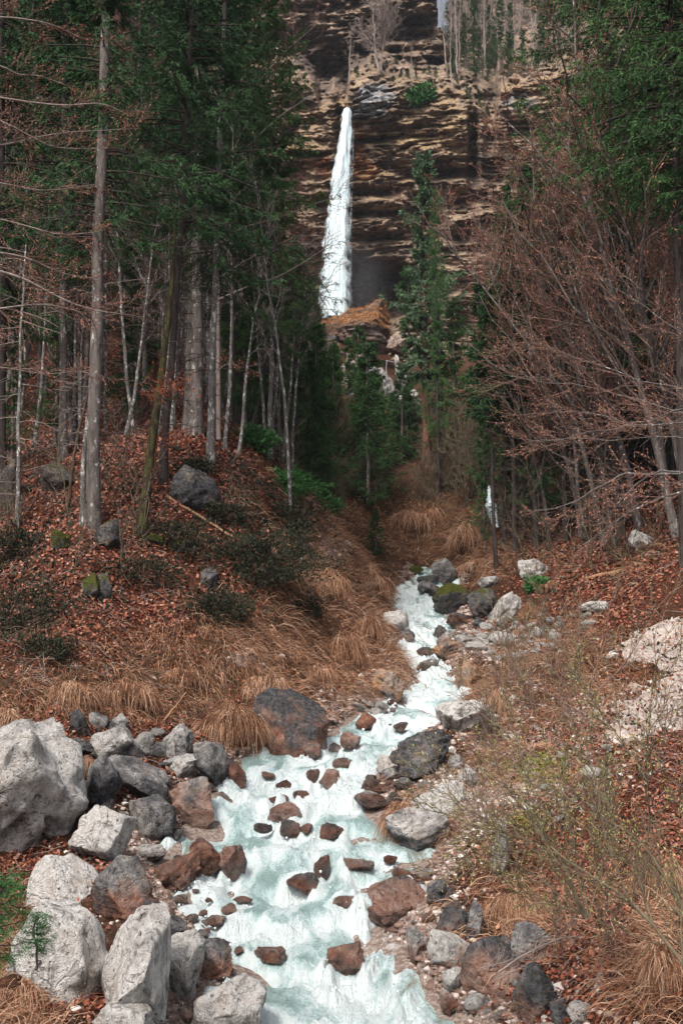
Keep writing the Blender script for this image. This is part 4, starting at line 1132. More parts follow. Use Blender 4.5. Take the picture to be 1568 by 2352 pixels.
# low dark shrubs, junipers: mounds of small leaves
def leaf_mound(name, px, py, w_, h_, label, cat, m, seed, n=2600, ls=.05, group=None, stems=True, depth=.8, fill=.35, Y=None):
    g = np.random.default_rng(seed)
    h0 = hit(px, py + h_ * .38) if Y is None else P(px, py + h_ * .4, Y)
    Y = h0[1]
    s = Y / F
    rx, rz = w_ * s / 2, h_ * s / 2
    c = P(px, py, Y)
    t = thing(name, label, cat, h0, group)
    org = np.array(t.location)
    d = randdir(n, g)
    rad = (fill + (1 - fill) * g.random(n) ** .5) * (1 + .55 * fbm(d * 2.1 + seed, 3, seed))
    p = d * rad[:, None] * np.array([rx, rx * depth, rz]) + c - org
    dd = norm(d + .8 * g.normal(size=d.shape) + np.array([0, 0, .4]))
    ss = norm(np.cross(dd, randdir(n, g)))
    mb = MB()
    L = ls * g.uniform(.7, 1.5, n) * np.clip(Y / 25, .6, 3)
    kites(mb, p, dd, ss, L * 1.6, L * .6, np.clip(.5 + .25 * fbm(p * 1.8, 2, seed) + .22 * g.normal(size=n), 0, 1))
    link('foliage', mb.mesh('foliage', False), m, t)
    if stems:
        k = 14
        st = np.zeros((k, 4, 3))
        tip = (randdir(k, g) * np.array([rx, rx * depth, rz]) * .8 + c - org)
        for i in range(4): st[:, i] = tip * (i / 3) + g.normal(size=(k, 3)) * .03 * (i > 0)
        mb = MB(); tubes(mb, st, np.linspace(.02, .006, 4)[None].repeat(k, 0) * max(1, Y / 25), 4)
        link('stem', mb.mesh('stem'), M['twig_dark'], t)
    return t
HEA = [
 (605, 1290, 280, 150, 'widest dark heather patch on the left spur', 9000), (505, 1400, 150, 80, 'dark heather patch under the widest one', 3600), (420, 1235, 170, 90, 'dark heather bush right of the mossy leaning trunk', 2400),
 (55, 1400, 210, 120, 'dark heather patch at the left edge above the dry grass', 3000), (110, 1490, 130, 60, 'dark ivy patch in the leaves at the lower left', 2400), (660, 1190, 120, 60, 'heather on the spur below the bright juniper', 2200),
 (330, 1310, 160, 60, 'heather strip between the mossy pair and the leaning trunk', 2000), (520, 1180, 110, 50, 'dark heather behind the fallen branch', 2000), (40, 1250, 120, 80, 'dark shrub under the far left trunk', 2200), (700, 1400, 90, 60, 'dark heather at the right end of the spur', 1800),
 (450, 1075, 90, 40, 'dark shrub on top of the big dark rounded rock', 1600)]
for k, (px, py, w_, h_, lab, n) in enumerate(HEA):
    leaf_mound('heather', px, py, w_, h_, lab, 'shrub', M['heather'], 500 + k, n, .05, 'heather patches on the left slope')
JUN = [(665, 1112, 150, 62, 'bright green juniper on the crest of the left spur', 3000), (590, 1010, 90, 60, 'green juniper at the foot of the thin white trunk', 2000), (750, 1160, 70, 40, 'small green juniper right of the bright one', 1200),
       (1235, 1345, 70, 36, 'small green juniper behind the pale grey bend boulder', 1200), (180, 810, 70, 50, 'green sprig on the big grey trunk', 700)]
for k, (px, py, w_, h_, lab, n) in enumerate(JUN[:4]):
    leaf_mound('juniper', px, py, w_, h_, lab, 'shrub', M['juniper'], 530 + k, n, .055, 'green junipers')

# ------------------------------------------------------------------ the stream
ns, na = 90, 950
yw = np.exp(np.linspace(math.log(8.6), math.log(62.5), na))
sl = np.linspace(-0.09, 1.09, ns)
XL, XR = edge_x(yw, 0), edge_x(yw, 1)
SX = XL[:, None] + (XR - XL)[:, None] * sl[None]
SY = np.repeat(yw[:, None], ns, 1)
SZ = np.repeat(wz(yw)[:, None], ns, 1)
along = np.cumsum(np.concatenate([[0], np.diff(yw)]))[:, None] + 0 * SX
q3 = xyz(SX * 1.5, SY * .75, 0)
warp = np.stack([fbm(q3, 2, 41), fbm(q3 + 9, 2, 42), 0 * SX], -1)
q4 = xyz(SX, SY * .26, 0) + warp * .30
n1 = fbm(q4 * 2.0, 5, 43, .55)
n2 = fbm(q4 * 4.6, 4, 44, .6)
big = fbm(xyz(SX * .45, SY * .55, 3), 3, 45)
# terraces: short steep drops between flatter reaches
terr = SY * .50 + 1.25 * fbm(xyz(SX * .75, SY * .16, 0), 3, 46)
saw = terr - np.floor(terr)
step = sstep(.55, .95, saw) - saw
drop_ = np.exp(-((saw - .60) / .20) ** 2)
glass = np.exp(-((saw - .97) / .10) ** 2) + np.exp(-((saw + .03) / .10) ** 2)
far_ = np.clip(SY / 18, .8, 1.8)
turb = fbm(xyz(SX * 1.7, SY * .8, 8) + warp * .5, 4, 48, .6)
foam = 0.46 + .70 * big + .50 * drop_ - .42 * glass + .30 * n2 + .45 * turb
hgt = .060 * n1 * far_ + .030 * n2 + .17 * step * far_ + .062 * turb * np.clip(foam + .2, .2, 1) + .05 * big + .022 * fbm(xyz(SX * 6.5, SY * 3.2, 4) + warp, 3, 49)
for fx, fy, r, instream in FOAMERS:
    dx, dy = SX - fx, SY - fy
    dd = np.sqrt(dx ** 2 + (dy * .8) ** 2)
    ring = np.exp(-((dd - r * 1.15) / (r * .45)) ** 2)
    tail = np.exp(-(dx / (r * .9)) ** 2) * np.exp(-((dy + r * 1.6) / (r * 1.5)) ** 2)
    foam = foam + (.85 if instream else .40) * ring + .55 * tail
    hgt = hgt + .17 * min(r, .5) * 2 * np.exp(-(dx / r) ** 2 - ((dy - r * .8) / (r * .6)) ** 2) - .08 * min(r, .5) * 2 * np.exp(-(dx / r) ** 2 - ((dy + r * 1.0) / (r * .7)) ** 2)
for fx, fy, r, instream in FOAMERS:
    dd = np.sqrt((SX - fx) ** 2 + ((SY - fy) * .8) ** 2)
    hgt = hgt + (.26 if instream else .12) * min(r, .55) * np.exp(-((dd - r * .95) / (r * .38)) ** 2) * np.clip(.55 + n2 + .8 * turb, 0, 1.6)
fp = np.stack([SX, SY, SZ], -1)
fpx, fpy = project(fp)
foam = foam - blobs(fpx, fpy, [(620, 1745, 90, 22, 1.0), (1000, 1990, 60, 40, .9), (830, 1995, 110, 22, .7), (400, 1962, 50, 14, .6), (640, 2005, 80, 22, .45), (420, 2330, 50, 60, 1.1), (980, 2290, 50, 40, .6), (570, 1790, 60, 20, .3), (690, 2080, 120, 20, .3), (780, 1935, 70, 10, .4), (700, 1760, 80, 10, .5)])
foam = foam + blobs(fpx, fpy, [(700, 1850, 160, 60, .5), (800, 1840, 60, 60, .4), (940, 1400, 80, 60, .6), (980, 1580, 70, 60, .5), (640, 2130, 130, 60, .35), (760, 2290, 160, 70, .4), (800, 1690, 120, 40, .3), (960, 1500, 60, 60, .5)])
edge_s = np.minimum(sl, 1 - sl)[None] * (XR - XL)[:, None]
shallow = np.clip(blobs(fpx, fpy, [(1010, 1990, 70, 50, 1.2), (830, 1990, 110, 30, .8), (380, 1960, 90, 24, 1.2), (420, 2330, 60, 60, 1.2), (970, 2260, 60, 70, .9), (880, 2130, 60, 40, .7)]) + .5 * np.exp(-edge_s / .18), 0, 1)
foam = foam + .35 * np.exp(-((edge_s - .1) / .14) ** 2) * (.5 + .7 * n1)
calm = np.clip(1 - blobs(fpx, fpy, [(610, 1742, 90, 22, .75), (1010, 1990, 70, 40, .8), (420, 2330, 60, 60, .9)]), .15, 1)
SZ = SZ + hgt * calm * np.clip(foam * 1.2 + .35, .35, 1.5) - .03
SZ = np.where(sl[None] < 0, SZ - .2 * (-sl[None]), SZ)
idx = np.arange(SX.size).reshape(SX.shape)
q = np.stack([idx[:-1, :-1], idx[:-1, 1:], idx[1:, 1:], idx[1:, :-1]], -1)
wm = MB().add(np.stack([SX, SY, SZ], -1), q, foam=foam.ravel(), shallow=shallow.ravel(), across=(SX).ravel(), along=along.ravel())
struct('stream', wm.mesh('stream'), M['water'])
# drops thrown up where the water breaks
g = np.random.default_rng(61)
cand = np.argwhere((foam > 1.0))
cand = cand[g.integers(0, len(cand), 2600)]
sp = np.stack([SX, SY, SZ], -1)[cand[:, 0], cand[:, 1]] + g.normal(size=(2600, 3)) * np.array([.05, .05, .0]) + np.array([0, 0, 1]) * np.abs(g.normal(0, .05, 2600))[:, None]
v0, t0 = ico(1)
sz = np.exp(g.normal(math.log(.007), .45, 2600)) * np.clip(sp[:, 1] / 14, .9, 2)
mb = MB().add(v0[None] * sz[:, None, None] + sp[:, None], None, t0[None] + (np.arange(2600) * len(v0))[:, None, None], foam=1.2, shallow=0, across=0, along=0)
o = link('water_drops', mb.mesh('water_drops'), M['water'])
tag(o, 'white drops of spray over the breaking water', 'spray', kind='stuff')
# little curtain of water right of the dark brown rock, and far chutes seen between the trees
def curtain(name, pts_, wd, Y0, dY, thick=.12, body=.9, n=24, seed=5):
    """a sheet of falling water along picture points"""
    K = len(pts_)
    tt = np.linspace(0, 1, 90)
    cx = np.interp(tt, np.linspace(0, 1, K), [a for a, b in pts_]); cy_ = np.interp(tt, np.linspace(0, 1, K), [b for a, b in pts_])
    ww = np.interp(tt, np.linspace(0, 1, len(wd)), wd)
    yy = Y0 + dY * tt ** .7
    s_ = np.linspace(-1, 1, n)
    wn = 1 + .16 * fbm(xyz(tt[:, None] * 34, np.sign(s_)[None] * 3 + seed, 0), 3, seed + 2) * np.abs(s_)[None]
    px = cx[:, None] + ww[:, None] * s_[None] * wn
    py = cy_[:, None] + 0 * px
    pos = Parr(px, py, yy[:, None] + 0 * px)
    nz = fbm(xyz(px * .12 + seed, py * .018, 0), 4, seed)
    pos[..., 1] -= (np.sqrt(np.clip(1 - s_ ** 2, 0, 1))[None] * thick * (1 + .10 * nz) + thick * .10 * nz)
    back = pos[:, ::-1].copy(); back[..., 1] = (yy[:, None] + .05 * thick)
    ring = np.concatenate([pos, back], 1)
    b_ = np.concatenate([body - 1.0 * np.abs(s_) ** 2.2, (body - 1.0 * np.abs(s_) ** 2.2)[::-1]])[None] * np.ones((90, 1)) - .0 * tt[:, None]
    m_ = 2 * n
    idx = np.arange(90 * m_).reshape(90, m_)
    nx = np.roll(idx, -1, 1)
    q = np.stack([idx[:-1], nx[:-1], nx[1:], idx[1:]], -1)
    return MB().add(ring, q, body=b_.ravel())
cY = hit(850, 2215)[1]
mb = curtain('x', [(890, 2166), (891, 2188), (893, 2226)], [44, 46, 50], cY + .25, -.3, .05, .30, 60, 8)
struct('small_cascade', mb.mesh('small_cascade'), M['fall'])
mb = curtain('x', [(1119, 1118), (1126, 1160), (1137, 1212)], [4, 15, 9], 57.5, -1, .5, .9, 16, 9)
struct('hidden_cascade', mb.mesh('hidden_cascade'), M['fall'])

# ------------------------------------------------------------------ cliff
cu_ = np.arange(420, 1500, 2.2)
cv_ = np.arange(-190, 860, 1.9)
U, V = np.meshgrid(cu_, cv_)
def bump2(cx, cy_, rx, ry, p=2):
    return np.exp(-(np.abs((U - cx) / rx) ** p + np.abs((V - cy_) / ry) ** p))
edge_v = np.interp(U[0], [420, 660, 690, 720, 735, 757, 765, 780, 796, 805, 860, 930, 990, 1040, 1075, 1110, 1135, 1150, 1220, 1290, 1500],
                   [200, 196, 186, 205, 252, 240, 214, 236, 262, 186, 172, 188, 208, 214, 232, 262, 282, 212, 196, 172, 140])[None] + 6 * fbm(xyz(U * .03, 0, 0), 3, 70)
n_w = fbm(xyz(U * .004, V * .012, 1), 3, 71)
tilt = V + .06 * (U - 800) + 12 * n_w + 10 * np.exp(-((U - 1000) / 150) ** 2)
str1 = fbm(xyz(U * .007, tilt * .075, 2), 5, 72, .62)
str2 = fbm(xyz(U * .03, tilt * .22, 4), 4, 73, .6)
blk = fbm(xyz(U * .016, V * .02, 5), 4, 74)
D = 150 + 5.0 * ((U - 830) / 200.0) ** 2 * (U < 830) * .8 - 7.0 * sstep(900, 1120, U) * 1.0
lower = sstep(540, 640, V)
led = tilt / 13.0 + 1.1 * fbm(xyz(U * .012, V * .02, 60), 3, 92) + .5 * fbm(xyz(U * .05, V * .03, 61), 2, 93)
ledf = led - np.floor(led)
ledm = np.clip(.55 + .9 * fbm(xyz(U * .018, np.floor(led) * 3.7, 62), 3, 94), .05, 1.3)
D = D - 1.25 * ledm * (1 - ledf) ** 1.3 * sstep(0, .12, ledf)
D = D - .60 * str1 - .40 * str2 - 1.3 * blk - .5 * fbm(xyz(U * .05, V * .07, 9), 3, 79)
D = D - 3.0 * sstep(700, 260, V) * .8                       # the wall leans out towards the top
D = D + 11 * np.clip(bump2(858, 672, 84, 66, 4), 0, 1)      # cave at the foot
D = D + 3.6 * bump2(1010, 398, 95, 15, 4) + 2.6 * bump2(850, 440, 78, 15, 4) + 3 * bump2(1020, 470, 80, 30, 4) + 2.0 * bump2(860, 492, 80, 10, 4) + 2.0 * bump2(850, 322, 60, 8, 4) + 2.2 * bump2(840, 545, 80, 12, 4) + 1.8 * bump2(700, 355, 60, 7, 4) + 2.0 * bump2(960, 520, 60, 40, 4)
D = D + 6.0 * bump2(1086, 340, 13, 90, 4) + 5 * bump2(1125, 300, 12, 50, 4)
D = D + 2.5 * bump2(779, 300, 12, 60, 2) + 1.2 * bump2(776, 520, 40, 260, 2)
D = D - 3.5 * bump2(855, 222, 60, 40, 2) - 2.0 * bump2(1005, 285, 90, 26, 2)
up_ = np.clip(edge_v - V, 0, None)
sl_ = np.interp(U[0], [420, 1000, 1060, 1130, 1500], [.42, .42, .30, .22, .22])[None]
up_r = np.clip(up_ + 14 * fbm(xyz(U * .025, V * .03, 21), 4, 81) * sstep(0, 25, up_), 0, None)
stair = np.floor(up_r / 16) * 16 + 16 * sstep(.35, .95, up_r / 16 - np.floor(up_r / 16))
D2 = D + np.minimum((.35 * up_r + .65 * stair) * sl_, 26) * sstep(0, 10, up_) - 1.1 * fbm(xyz(U * .06, V * .09, 22), 4, 82) * sstep(0, 20, up_)
bw = sstep(1085, 1010, U)
# back wall: overhang at the top, dark hollow behind the lip
D2 = D2 + bw * (7 * bump2(752, 160, 60, 40, 4) * (up_ > 0) + 6 * bump2(935, 62, 60, 34, 4) + 6 * bump2(690, 90, 40, 24, 4) + 3 * bump2(860, 115, 120, 10, 4) + 4 * bump2(960, 140, 80, 10, 4)) - bw * .6 * str1 * sstep(0, 40, up_)
D2 = D2 + (1 - bw) * np.clip(up_ - 60, 0, None) * .24
cp = Parr(U.ravel(), V.ravel(), D2.ravel())
dn = fbm(cp * .9, 3, 75) * .25
cp[:, 1] += dn
pale = np.clip(blobs(U, V, [(862, 222, 50, 34, 1.0), (830, 262, 40, 16, .6), (690, 222, 34, 30, .55), (1190, 236, 50, 26, .8), (905, 272, 40, 12, .5), (1075, 238, 20, 16, .4), (770, 235, 20, 20, .3)]), 0, 1)
ochre = np.clip(blobs(U, V, [(826, 345, 12, 60, 1.0), (835, 385, 30, 20, .8), (745, 375, 14, 26, .8), (700, 380, 60, 40, .45), (730, 300, 60, 60, .25), (860, 400, 80, 20, .4)]), 0, 1)
turf = np.clip(blobs(U, V, [(960, 310, 130, 34, 1.1), (1000, 280, 80, 24, .8), (730, 270, 40, 20, .8), (690, 340, 70, 24, .6), (870, 370, 60, 50, .5), (960, 95, 70, 60, .25), (830, 40, 60, 50, .3), (1050, 300, 40, 60, .4), (780, 240, 20, 16, .5), (1010, 230, 100, 26, .3), (1210, 190, 80, 40, .3)]), 0, 1.2) - .30 * sstep(430, 520, V) - .42 * sstep(4, 24, up_) * (U > 640)
wet = np.clip(blobs(U, V, [(850, 660, 120, 76, 1.3), (1040, 470, 90, 90, .3), (760, 150, 70, 50, .8), (940, 60, 70, 36, .6), (1000, 400, 90, 24, .5), (850, 440, 80, 20, .4), (715, 600, 40, 120, .6), (690, 60, 40, 60, .3), (1120, 380, 50, 90, .7)]), 0, 1)  # shade painted into cave, hollows and overhangs, along with the wet flank
idx = np.arange(U.size).reshape(U.shape)
q = np.stack([idx[:-1, :-1], idx[1:, :-1], idx[1:, 1:], idx[:-1, 1:]], -1)
gapn = fbm(xyz(U * .05, V * .03, 40), 3, 90)
hole = (np.abs(U - 1014 - 8 * gapn) < 11 + 7 * gapn) & (V < 62 + 16 * gapn)
q = q[~hole[:-1, :-1]]
wet = np.clip(wet + .55 * sstep(18, 50, up_) * (U > 640) * (.7 + .6 * fbm(xyz(U * .03, V * .04, 50), 3, 91)), 0, 1)  # plain darker rock tone for the terraces above the edge
cm = MB().add(cp, q, pale=pale.ravel(), ochre=ochre.ravel(), turf=turf.ravel(), wet=wet.ravel())
struct('cliff', cm.mesh('cliff'), M['cliff'])
_cI = (cu_, cv_, D2)
def cliffD(u, v):
    i = int(np.clip(np.searchsorted(cu_, u), 0, len(cu_) - 1)); j = int(np.clip(np.searchsorted(cv_, v), 0, len(cv_) - 1))
    return float(D2[j, i])
# a slope of forest soil on top, closing the hill behind the cliff edge
bu = np.arange(-900, 2500, 20.0); bv = np.linspace(260, -420, 60)
BU, BV = np.meshgrid(bu, bv)
BD = 205 + (260 - BV) * .10 + 6 * fbm(xyz(BU * .01, BV * .01, 0), 3, 76)
bp = Parr(BU.ravel(), BV.ravel(), BD.ravel())
gap = (BU > 985) & (BU < 1045) & (BV < 75)
idx = np.arange(BU.size).reshape(BU.shape)
q = np.stack([idx[:-1, :-1], idx[:-1, 1:], idx[1:, 1:], idx[1:, :-1]], -1)
okf = ~(gap[:-1, :-1] | gap[1:, 1:])
hm = MB().add(bp, q[okf], leaf=.45, grass=0, stony=0, moss=.5)
struct('hillside', hm.mesh('hillside'), M['ground'])

# waterfall
FL = [(797, 256), (795, 300), (788, 360), (782, 430), (776, 500), (771, 580), (769, 650), (768, 730)]
mb = curtain('x', FL, [11, 14, 18, 22, 26, 29.5, 32, 35, 38], 146.0, -5.0, 1.1, 1.10, 64, 3)
struct('waterfall', mb.mesh('waterfall'), M['fall'])
mb = curtain('x', [(812, 300), (809, 400), (805, 520), (802, 720)], [2, 4, 7, 13], 145.5, -3.5, .7, .22, 20, 4)
struct('side_spray', mb.mesh('side_spray'), M['fall'])

# boulder with an orange grass top and the rocks below it
def big_rock(name, label, px, py, w_, h_, Y, tone, moss, seed, layered, orange=0, stain=0, roll=0, rough=.12, cuts=9):
    return rock_at(name, label, px, py, w_, h_, tone, stain, moss, orange, 0, seed, 6, layered, roll, None, None, .9, False, rough, cuts, name, Y=Y)
o, c, rx, rz = big_rock('boulder', 'giant layered boulder at the foot of the waterfall with an orange grass top', 802, 764, 204, 134, 136, .14, 0, 31, .10, .3, roll=7, cuts=6)
g = np.random.default_rng(33)
def turf_cap(o, c, rx, rz, n, L0, seed, mtl='straw', frac=.15):
    """dead grass on the upper faces of a rock, as a part of it"""
    g = np.random.default_rng(seed)
    me = o.data
    co = np.empty(len(me.vertices) * 3); me.vertices.foreach_get('co', co); co = co.reshape(-1, 3)
    nr = np.empty(len(me.vertices) * 3); me.vertices.foreach_get('normal', nr); nr = nr.reshape(-1, 3)
    ok = np.nonzero((nr[:, 2] > frac) & (co[:, 2] > .05 * rz))[0]
    pick = g.choice(ok, n)
    base = co[pick] + g.normal(size=(n, 3)) * .02 * rx
    out = nr[pick] + .5 * g.normal(size=(n, 3)); out[:, 2] = 0; out = norm(out)
    mb = MB()
    blades(mb, base, out, L0 * g.uniform(.5, 1.3, n), .09 * L0 + .02, g.uniform(.2, .8, n), g.uniform(.6, 1.2, n), g, 3, np.clip(g.normal(.65, .22, n), 0, 1))
    link('dry_grass_cap', mb.mesh('dry_grass_cap', False), M[mtl], o)
M['orange_grass'] = blade_mat('orange_grass', [(0.20, 0.085, 0.04), (0.40, 0.17, 0.065), (0.54, 0.27, 0.11), (0.62, 0.42, 0.23)])
turf_cap(o, c, rx, rz, 20000, .44, 34, 'orange_grass', .25)
for k, (lab, px, py, w_, h_, Y, tone, moss, lay, rl) in enumerate([
    ('layered rock knob with straw top left of the giant layered boulder', 752, 775, 50, 70, 133, .12, .2, .08, 0),
    ('round brown rock below the knob left of the railing', 748, 812, 60, 60, 126, .16, .25, .05, 0),
    ('pale rock crag under the railing with straw on its crown', 815, 846, 110, 70, 118, .55, 0, .07, 15),
    ('tall pale grey rock face at the left foot of the crags', 785, 905, 76, 130, 112, .66, .1, .08, 0),
    ('grey crag behind the middle fir', 870, 905, 110, 140, 114, .42, .25, .06, 0),
    ('white streaked rock rib right of the middle fir', 920, 878, 34, 126, 110, .95, 0, .10, 14),
    ('pale grey rock at the foot of the white streaked rib', 945, 925, 60, 80, 106, .62, .1, .08, 0),
    ('brown earthy crag right of the giant layered boulder', 915, 790, 60, 60, 132, .35, .1, .08, 0)]):
    o, c, rx, rz = big_rock('crag', lab, px, py, w_, h_, Y, tone, moss, 60 + k * 5, lay, roll=rl, orange=.4 if k == 7 else 0)
    if k in (0, 1, 2, 3): turf_cap(o, c, rx, rz, 1600, .45, 80 + k)

# railing of the footpath across the crags
t = thing('railing', 'thin wooden handrail on posts below the giant layered boulder', 'railing', P(800, 812, 116))
org = np.array(t.location)
def rail(a, b, r): 
    mb = MB(); tubes(mb, np.array([[np.array(a) - org, (np.array(a) + np.array(b)) / 2 - org, np.array(b) - org]]), np.full((1, 3), r), 6); return mb.mesh('rail')
for (x1, y1, x2, y2) in ((772, 806, 798, 812), (798, 812, 838, 822), (885, 828, 935, 838)):
    link('handrail', rail(P(x1, y1, 114), P(x2, y2, 114), .06), M['wood_grey'], t)
for (x1, y1, y2) in ((798, 812, 838), (834, 821, 842), (888, 829, 852), (772, 806, 826)):
    link('post', rail(P(x1, y1, 114), P(x1 - 2, y2, 114), .07), M['wood_grey'], t)

# ------------------------------------------------------------------ trees: makers
def dmesh(mb, name, m, smooth=True):
    me = mb.mesh(name, smooth); me.materials.append(m); return me

def spruce_crown(seed, H, base, Rm, nb, ntw, nbl, m, bl=.24, bw=.05, droop=.55, name='needles', top_pow=.85, gapz=0.0, upturn=.25):
    g = np.random.default_rng(seed)
    z = base + (H - base) * (np.linspace(0, 1, nb) ** 1.0) + g.normal(size=nb) * .25
    z = np.clip(z, base * .8, H - .1)
    tt = np.clip((z - base) / (H - base), 0, 1)
    ln = (Rm * (1 - tt) ** top_pow * g.uniform(.6, 1.15, nb) + .25) * (.55 + .45 * sstep(0, .12, tt))
    if gapz: ln *= np.where(fbm(xyz(z * gapz, seed, 0), 2, seed) > -.12, 1, .35)
    az = g.uniform(0, 6.283, nb)
    K = 6
    s = np.linspace(0, 1, K)
    hd = np.stack([np.cos(az), np.sin(az), 0 * az], -1)
    zz = ln[:, None] * (.10 * s - droop * (1 - .75 * tt[:, None]) * s ** 1.6 + upturn * s ** 4 + .45 * tt[:, None] * s)
    pts = hd[:, None] * (ln[:, None] * s)[..., None]
    pts[..., 2] = z[:, None] + zz
    mbw = MB()
    tubes(mbw, pts - np.stack([np.cos(az), np.sin(az), 0 * az], -1)[:, None] * .02, (.010 + .011 * ln)[:, None] * (1.05 - s), 4)
    # twigs
    t = g.uniform(.10, 1, (nb, ntw))
    f = t * (K - 1); i = np.minimum(f.astype(int), K - 2); fr = (f - i)[..., None]
    bi = np.arange(nb)[:, None]
    p0 = pts[bi, i] * (1 - fr) + pts[bi, i + 1] * fr
    tan = norm(pts[bi, i + 1] - pts[bi, i])
    sgn = np.where(g.random((nb, ntw)) < .5, -1, 1)[..., None]
    sd = np.cross(tan, np.array([0, 0, 1.0])) * sgn
    td = norm(sd * g.uniform(.5, 1.1, (nb, ntw, 1)) + tan * g.uniform(.5, 1.0, (nb, ntw, 1)) + np.array([0, 0, 1.0]) * g.uniform(-.9, -.05, (nb, ntw, 1)))
    tl = np.clip(ln[:, None] * .42 * (1.15 - t), .22, 1.1) * g.uniform(.6, 1.2, (nb, ntw))
    # blades along each twig
    u = (np.arange(nbl) + g.random((nb, ntw, nbl))) / nbl
    bp = p0[:, :, None] + td[:, :, None] * (tl[..., None] * u)[..., None]
    bp[..., 2] -= .30 * tl[..., None] * u ** 2
    bd = norm(td[:, :, None] + .55 * g.normal(size=bp.shape) + np.array([0, 0, -.25]))
    bs = norm(np.cross(bd, g.normal(size=bp.shape)))
    n = bp.size // 3
    mb = MB()
    shade = np.clip(.5 + .22 * g.normal(size=n) + .18 * np.repeat((t - .5).ravel(), nbl), 0, 1)
    L = bl * g.uniform(.6, 1.3, n)
    kites(mb, bp.reshape(-1, 3), bd.reshape(-1, 3), bs.reshape(-1, 3), L, bw * g.uniform(.7, 1.3, n), shade, .5)
    return dmesh(mb, name, m, False), mbw

def trunk_mb(H, r0, g, wob=.12, r1=.03, K=12, flare=1.35, bend=0.0, sides=9):
    s = np.linspace(0, 1, K)
    p = np.zeros((1, K, 3))
    p[0, :, 2] = -.5 + (H + .5) * s
    p[0, 1:, :2] = np.cumsum(g.normal(size=(K - 1, 2)) * wob / K ** .5, 0)
    p[0, :, 0] += bend * np.sin(s * math.pi) 
    r = r0 * (1 - s) ** .8 + r1
    r[0] *= flare; r[1] *= 1.04
    mb = MB(); tubes(mb, p, r[None], sides)
    return mb, p

def dead_branches(p, zlo, zhi, n, g, Lm, rad=.012):
    """bare snags on the lower trunk"""
    m_ = (p[0, :, 2] >= zlo - 1.5) & (p[0, :, 2] <= zhi + 1.5)
    seg = p[:, m_] if m_.sum() > 2 else p
    a, L, _, _ = spawn(seg, n, 0, 1, 1.2, 1.9, Lm, 5, -.15, .05, g, .8, .2)
    b, L2, _, _ = spawn(a, 5, .2, 1, .5, 1.0, L * .45, 4, -.1, .06, g, .3)
    mb = MB()
    tubes(mb, a, np.full((len(a), 1), rad * 1.3) * np.linspace(1.2, .5, 5), 4)
    tubes(mb, b, np.full((len(b), 1), rad * .7) * np.linspace(1.1, .6, 4), 3)
    return mb

def bare_tree(seed, H, r0, lean=(0, 0), nl=16, ns_=9, nt_=8, ll=.36, tw=.9, up=.35, ang=(.5, 1.0), crown0=.25, stems=1, twr=.009, bud=4, fan=0.0, wob=.25, budL=.07, flat=0.0):
    g = np.random.default_rng(seed)
    K = 12
    s = np.linspace(0, 1, K)
    P0 = []
    for k in range(stems):
        p = np.zeros((K, 3))
        hk = H * g.uniform(.75, 1.0) if k else H
        l_ = np.array(lean) + g.normal(size=2) * (.14 if stems > 1 else .03) + (fan * np.array([-1, 0]) * k / max(1, stems - 1))
        p[:, 2] = -.4 + (hk + .4) * s
        p[:, 0] = l_[0] * hk * s ** 1.3 + (.25 * g.normal() if k else 0)
        p[:, 1] = l_[1] * hk * s ** 1.3 + (.25 * g.normal() if k else 0)
        p[1:, :2] += np.cumsum(g.normal(size=(K - 1, 2)) * wob / K ** .5, 0)
        P0.append(p)
    P0 = np.array(P0)
    R0 = np.array([r0 * (1 if k == 0 else g.uniform(.5, .85)) for k in range(stems)])
    rr = R0[:, None] * ((1 - s) ** .85 + .05); rr[:, 0] *= 1.4
    lim, L1, _, t1 = spawn(P0, nl, crown0, 1, ang[0], ang[1], np.full(stems, H * ll), 8, up, .05, g, flat, .55)
    sub, L2, _, t2 = spawn(lim, ns_, .15, 1, .45, .95, L1 * .5, 6, .12, .05, g, flat * .5, .5)
    twg, L3, _, t3 = spawn(sub, nt_, .15, 1, .35, .85, np.clip(L2 * .6, .3, tw * 1.2), 4, .08, .06, g, 0, .4)
    mt = MB()
    tubes(mt, P0, rr, 9)
    s8 = np.linspace(1, .18, 8)
    tubes(mt, lim, (np.clip(.011 * L1, .015, r0 * .5))[:, None] * s8 * 1.0 + .004, 6)
    mw = MB()
    tubes(mw, sub, (np.clip(.007 * L2, .006, .03))[:, None] * np.linspace(1, .35, 6) + twr * .5, 4)
    tubes(mw, twg, np.full((len(twg), 1), twr) * np.linspace(1, .45, 4), 3)
    mbud = None
    if bud:
        b_, Lb, _, _ = spawn(twg, bud, .2, 1, .3, .8, np.full(len(twg), budL), 2, 0, 0, g)
        mbud = MB()
        d = norm(b_[:, 1] - b_[:, 0])
        kites(mbud, b_[:, 0], d, norm(np.cross(d, randdir(len(d), g))), budL * g.uniform(.6, 1.4, len(d)), budL * .32, g.random(len(d)), .5)
    return mt, mw, mbud

class Kind:
    """a ready tree: list of (part name, mesh, children)"""
    def __init__(s, parts): s.parts = parts
    def put(s, name, label, cat, loc, scale=1.0, rotz=0.0, lean=0.0, group=None, leany=0.0):
        t = thing(name, label, cat, loc, group)
        t.scale = (scale, scale, scale) if not isinstance(scale, tuple) else scale
        t.rotation_euler = (leany, lean, rotz)
        if lean or leany: t.rotation_euler = (Matrix.Rotation(leany, 3, 'X') @ Matrix.Rotation(lean, 3, 'Y') @ Matrix.Rotation(rotz, 3, 'Z')).to_euler()
        for pn, me, ch in s.parts:
            o = link(pn, me, None, t)
            for cn, cme in ch: link(cn, cme, None, o)
        return t

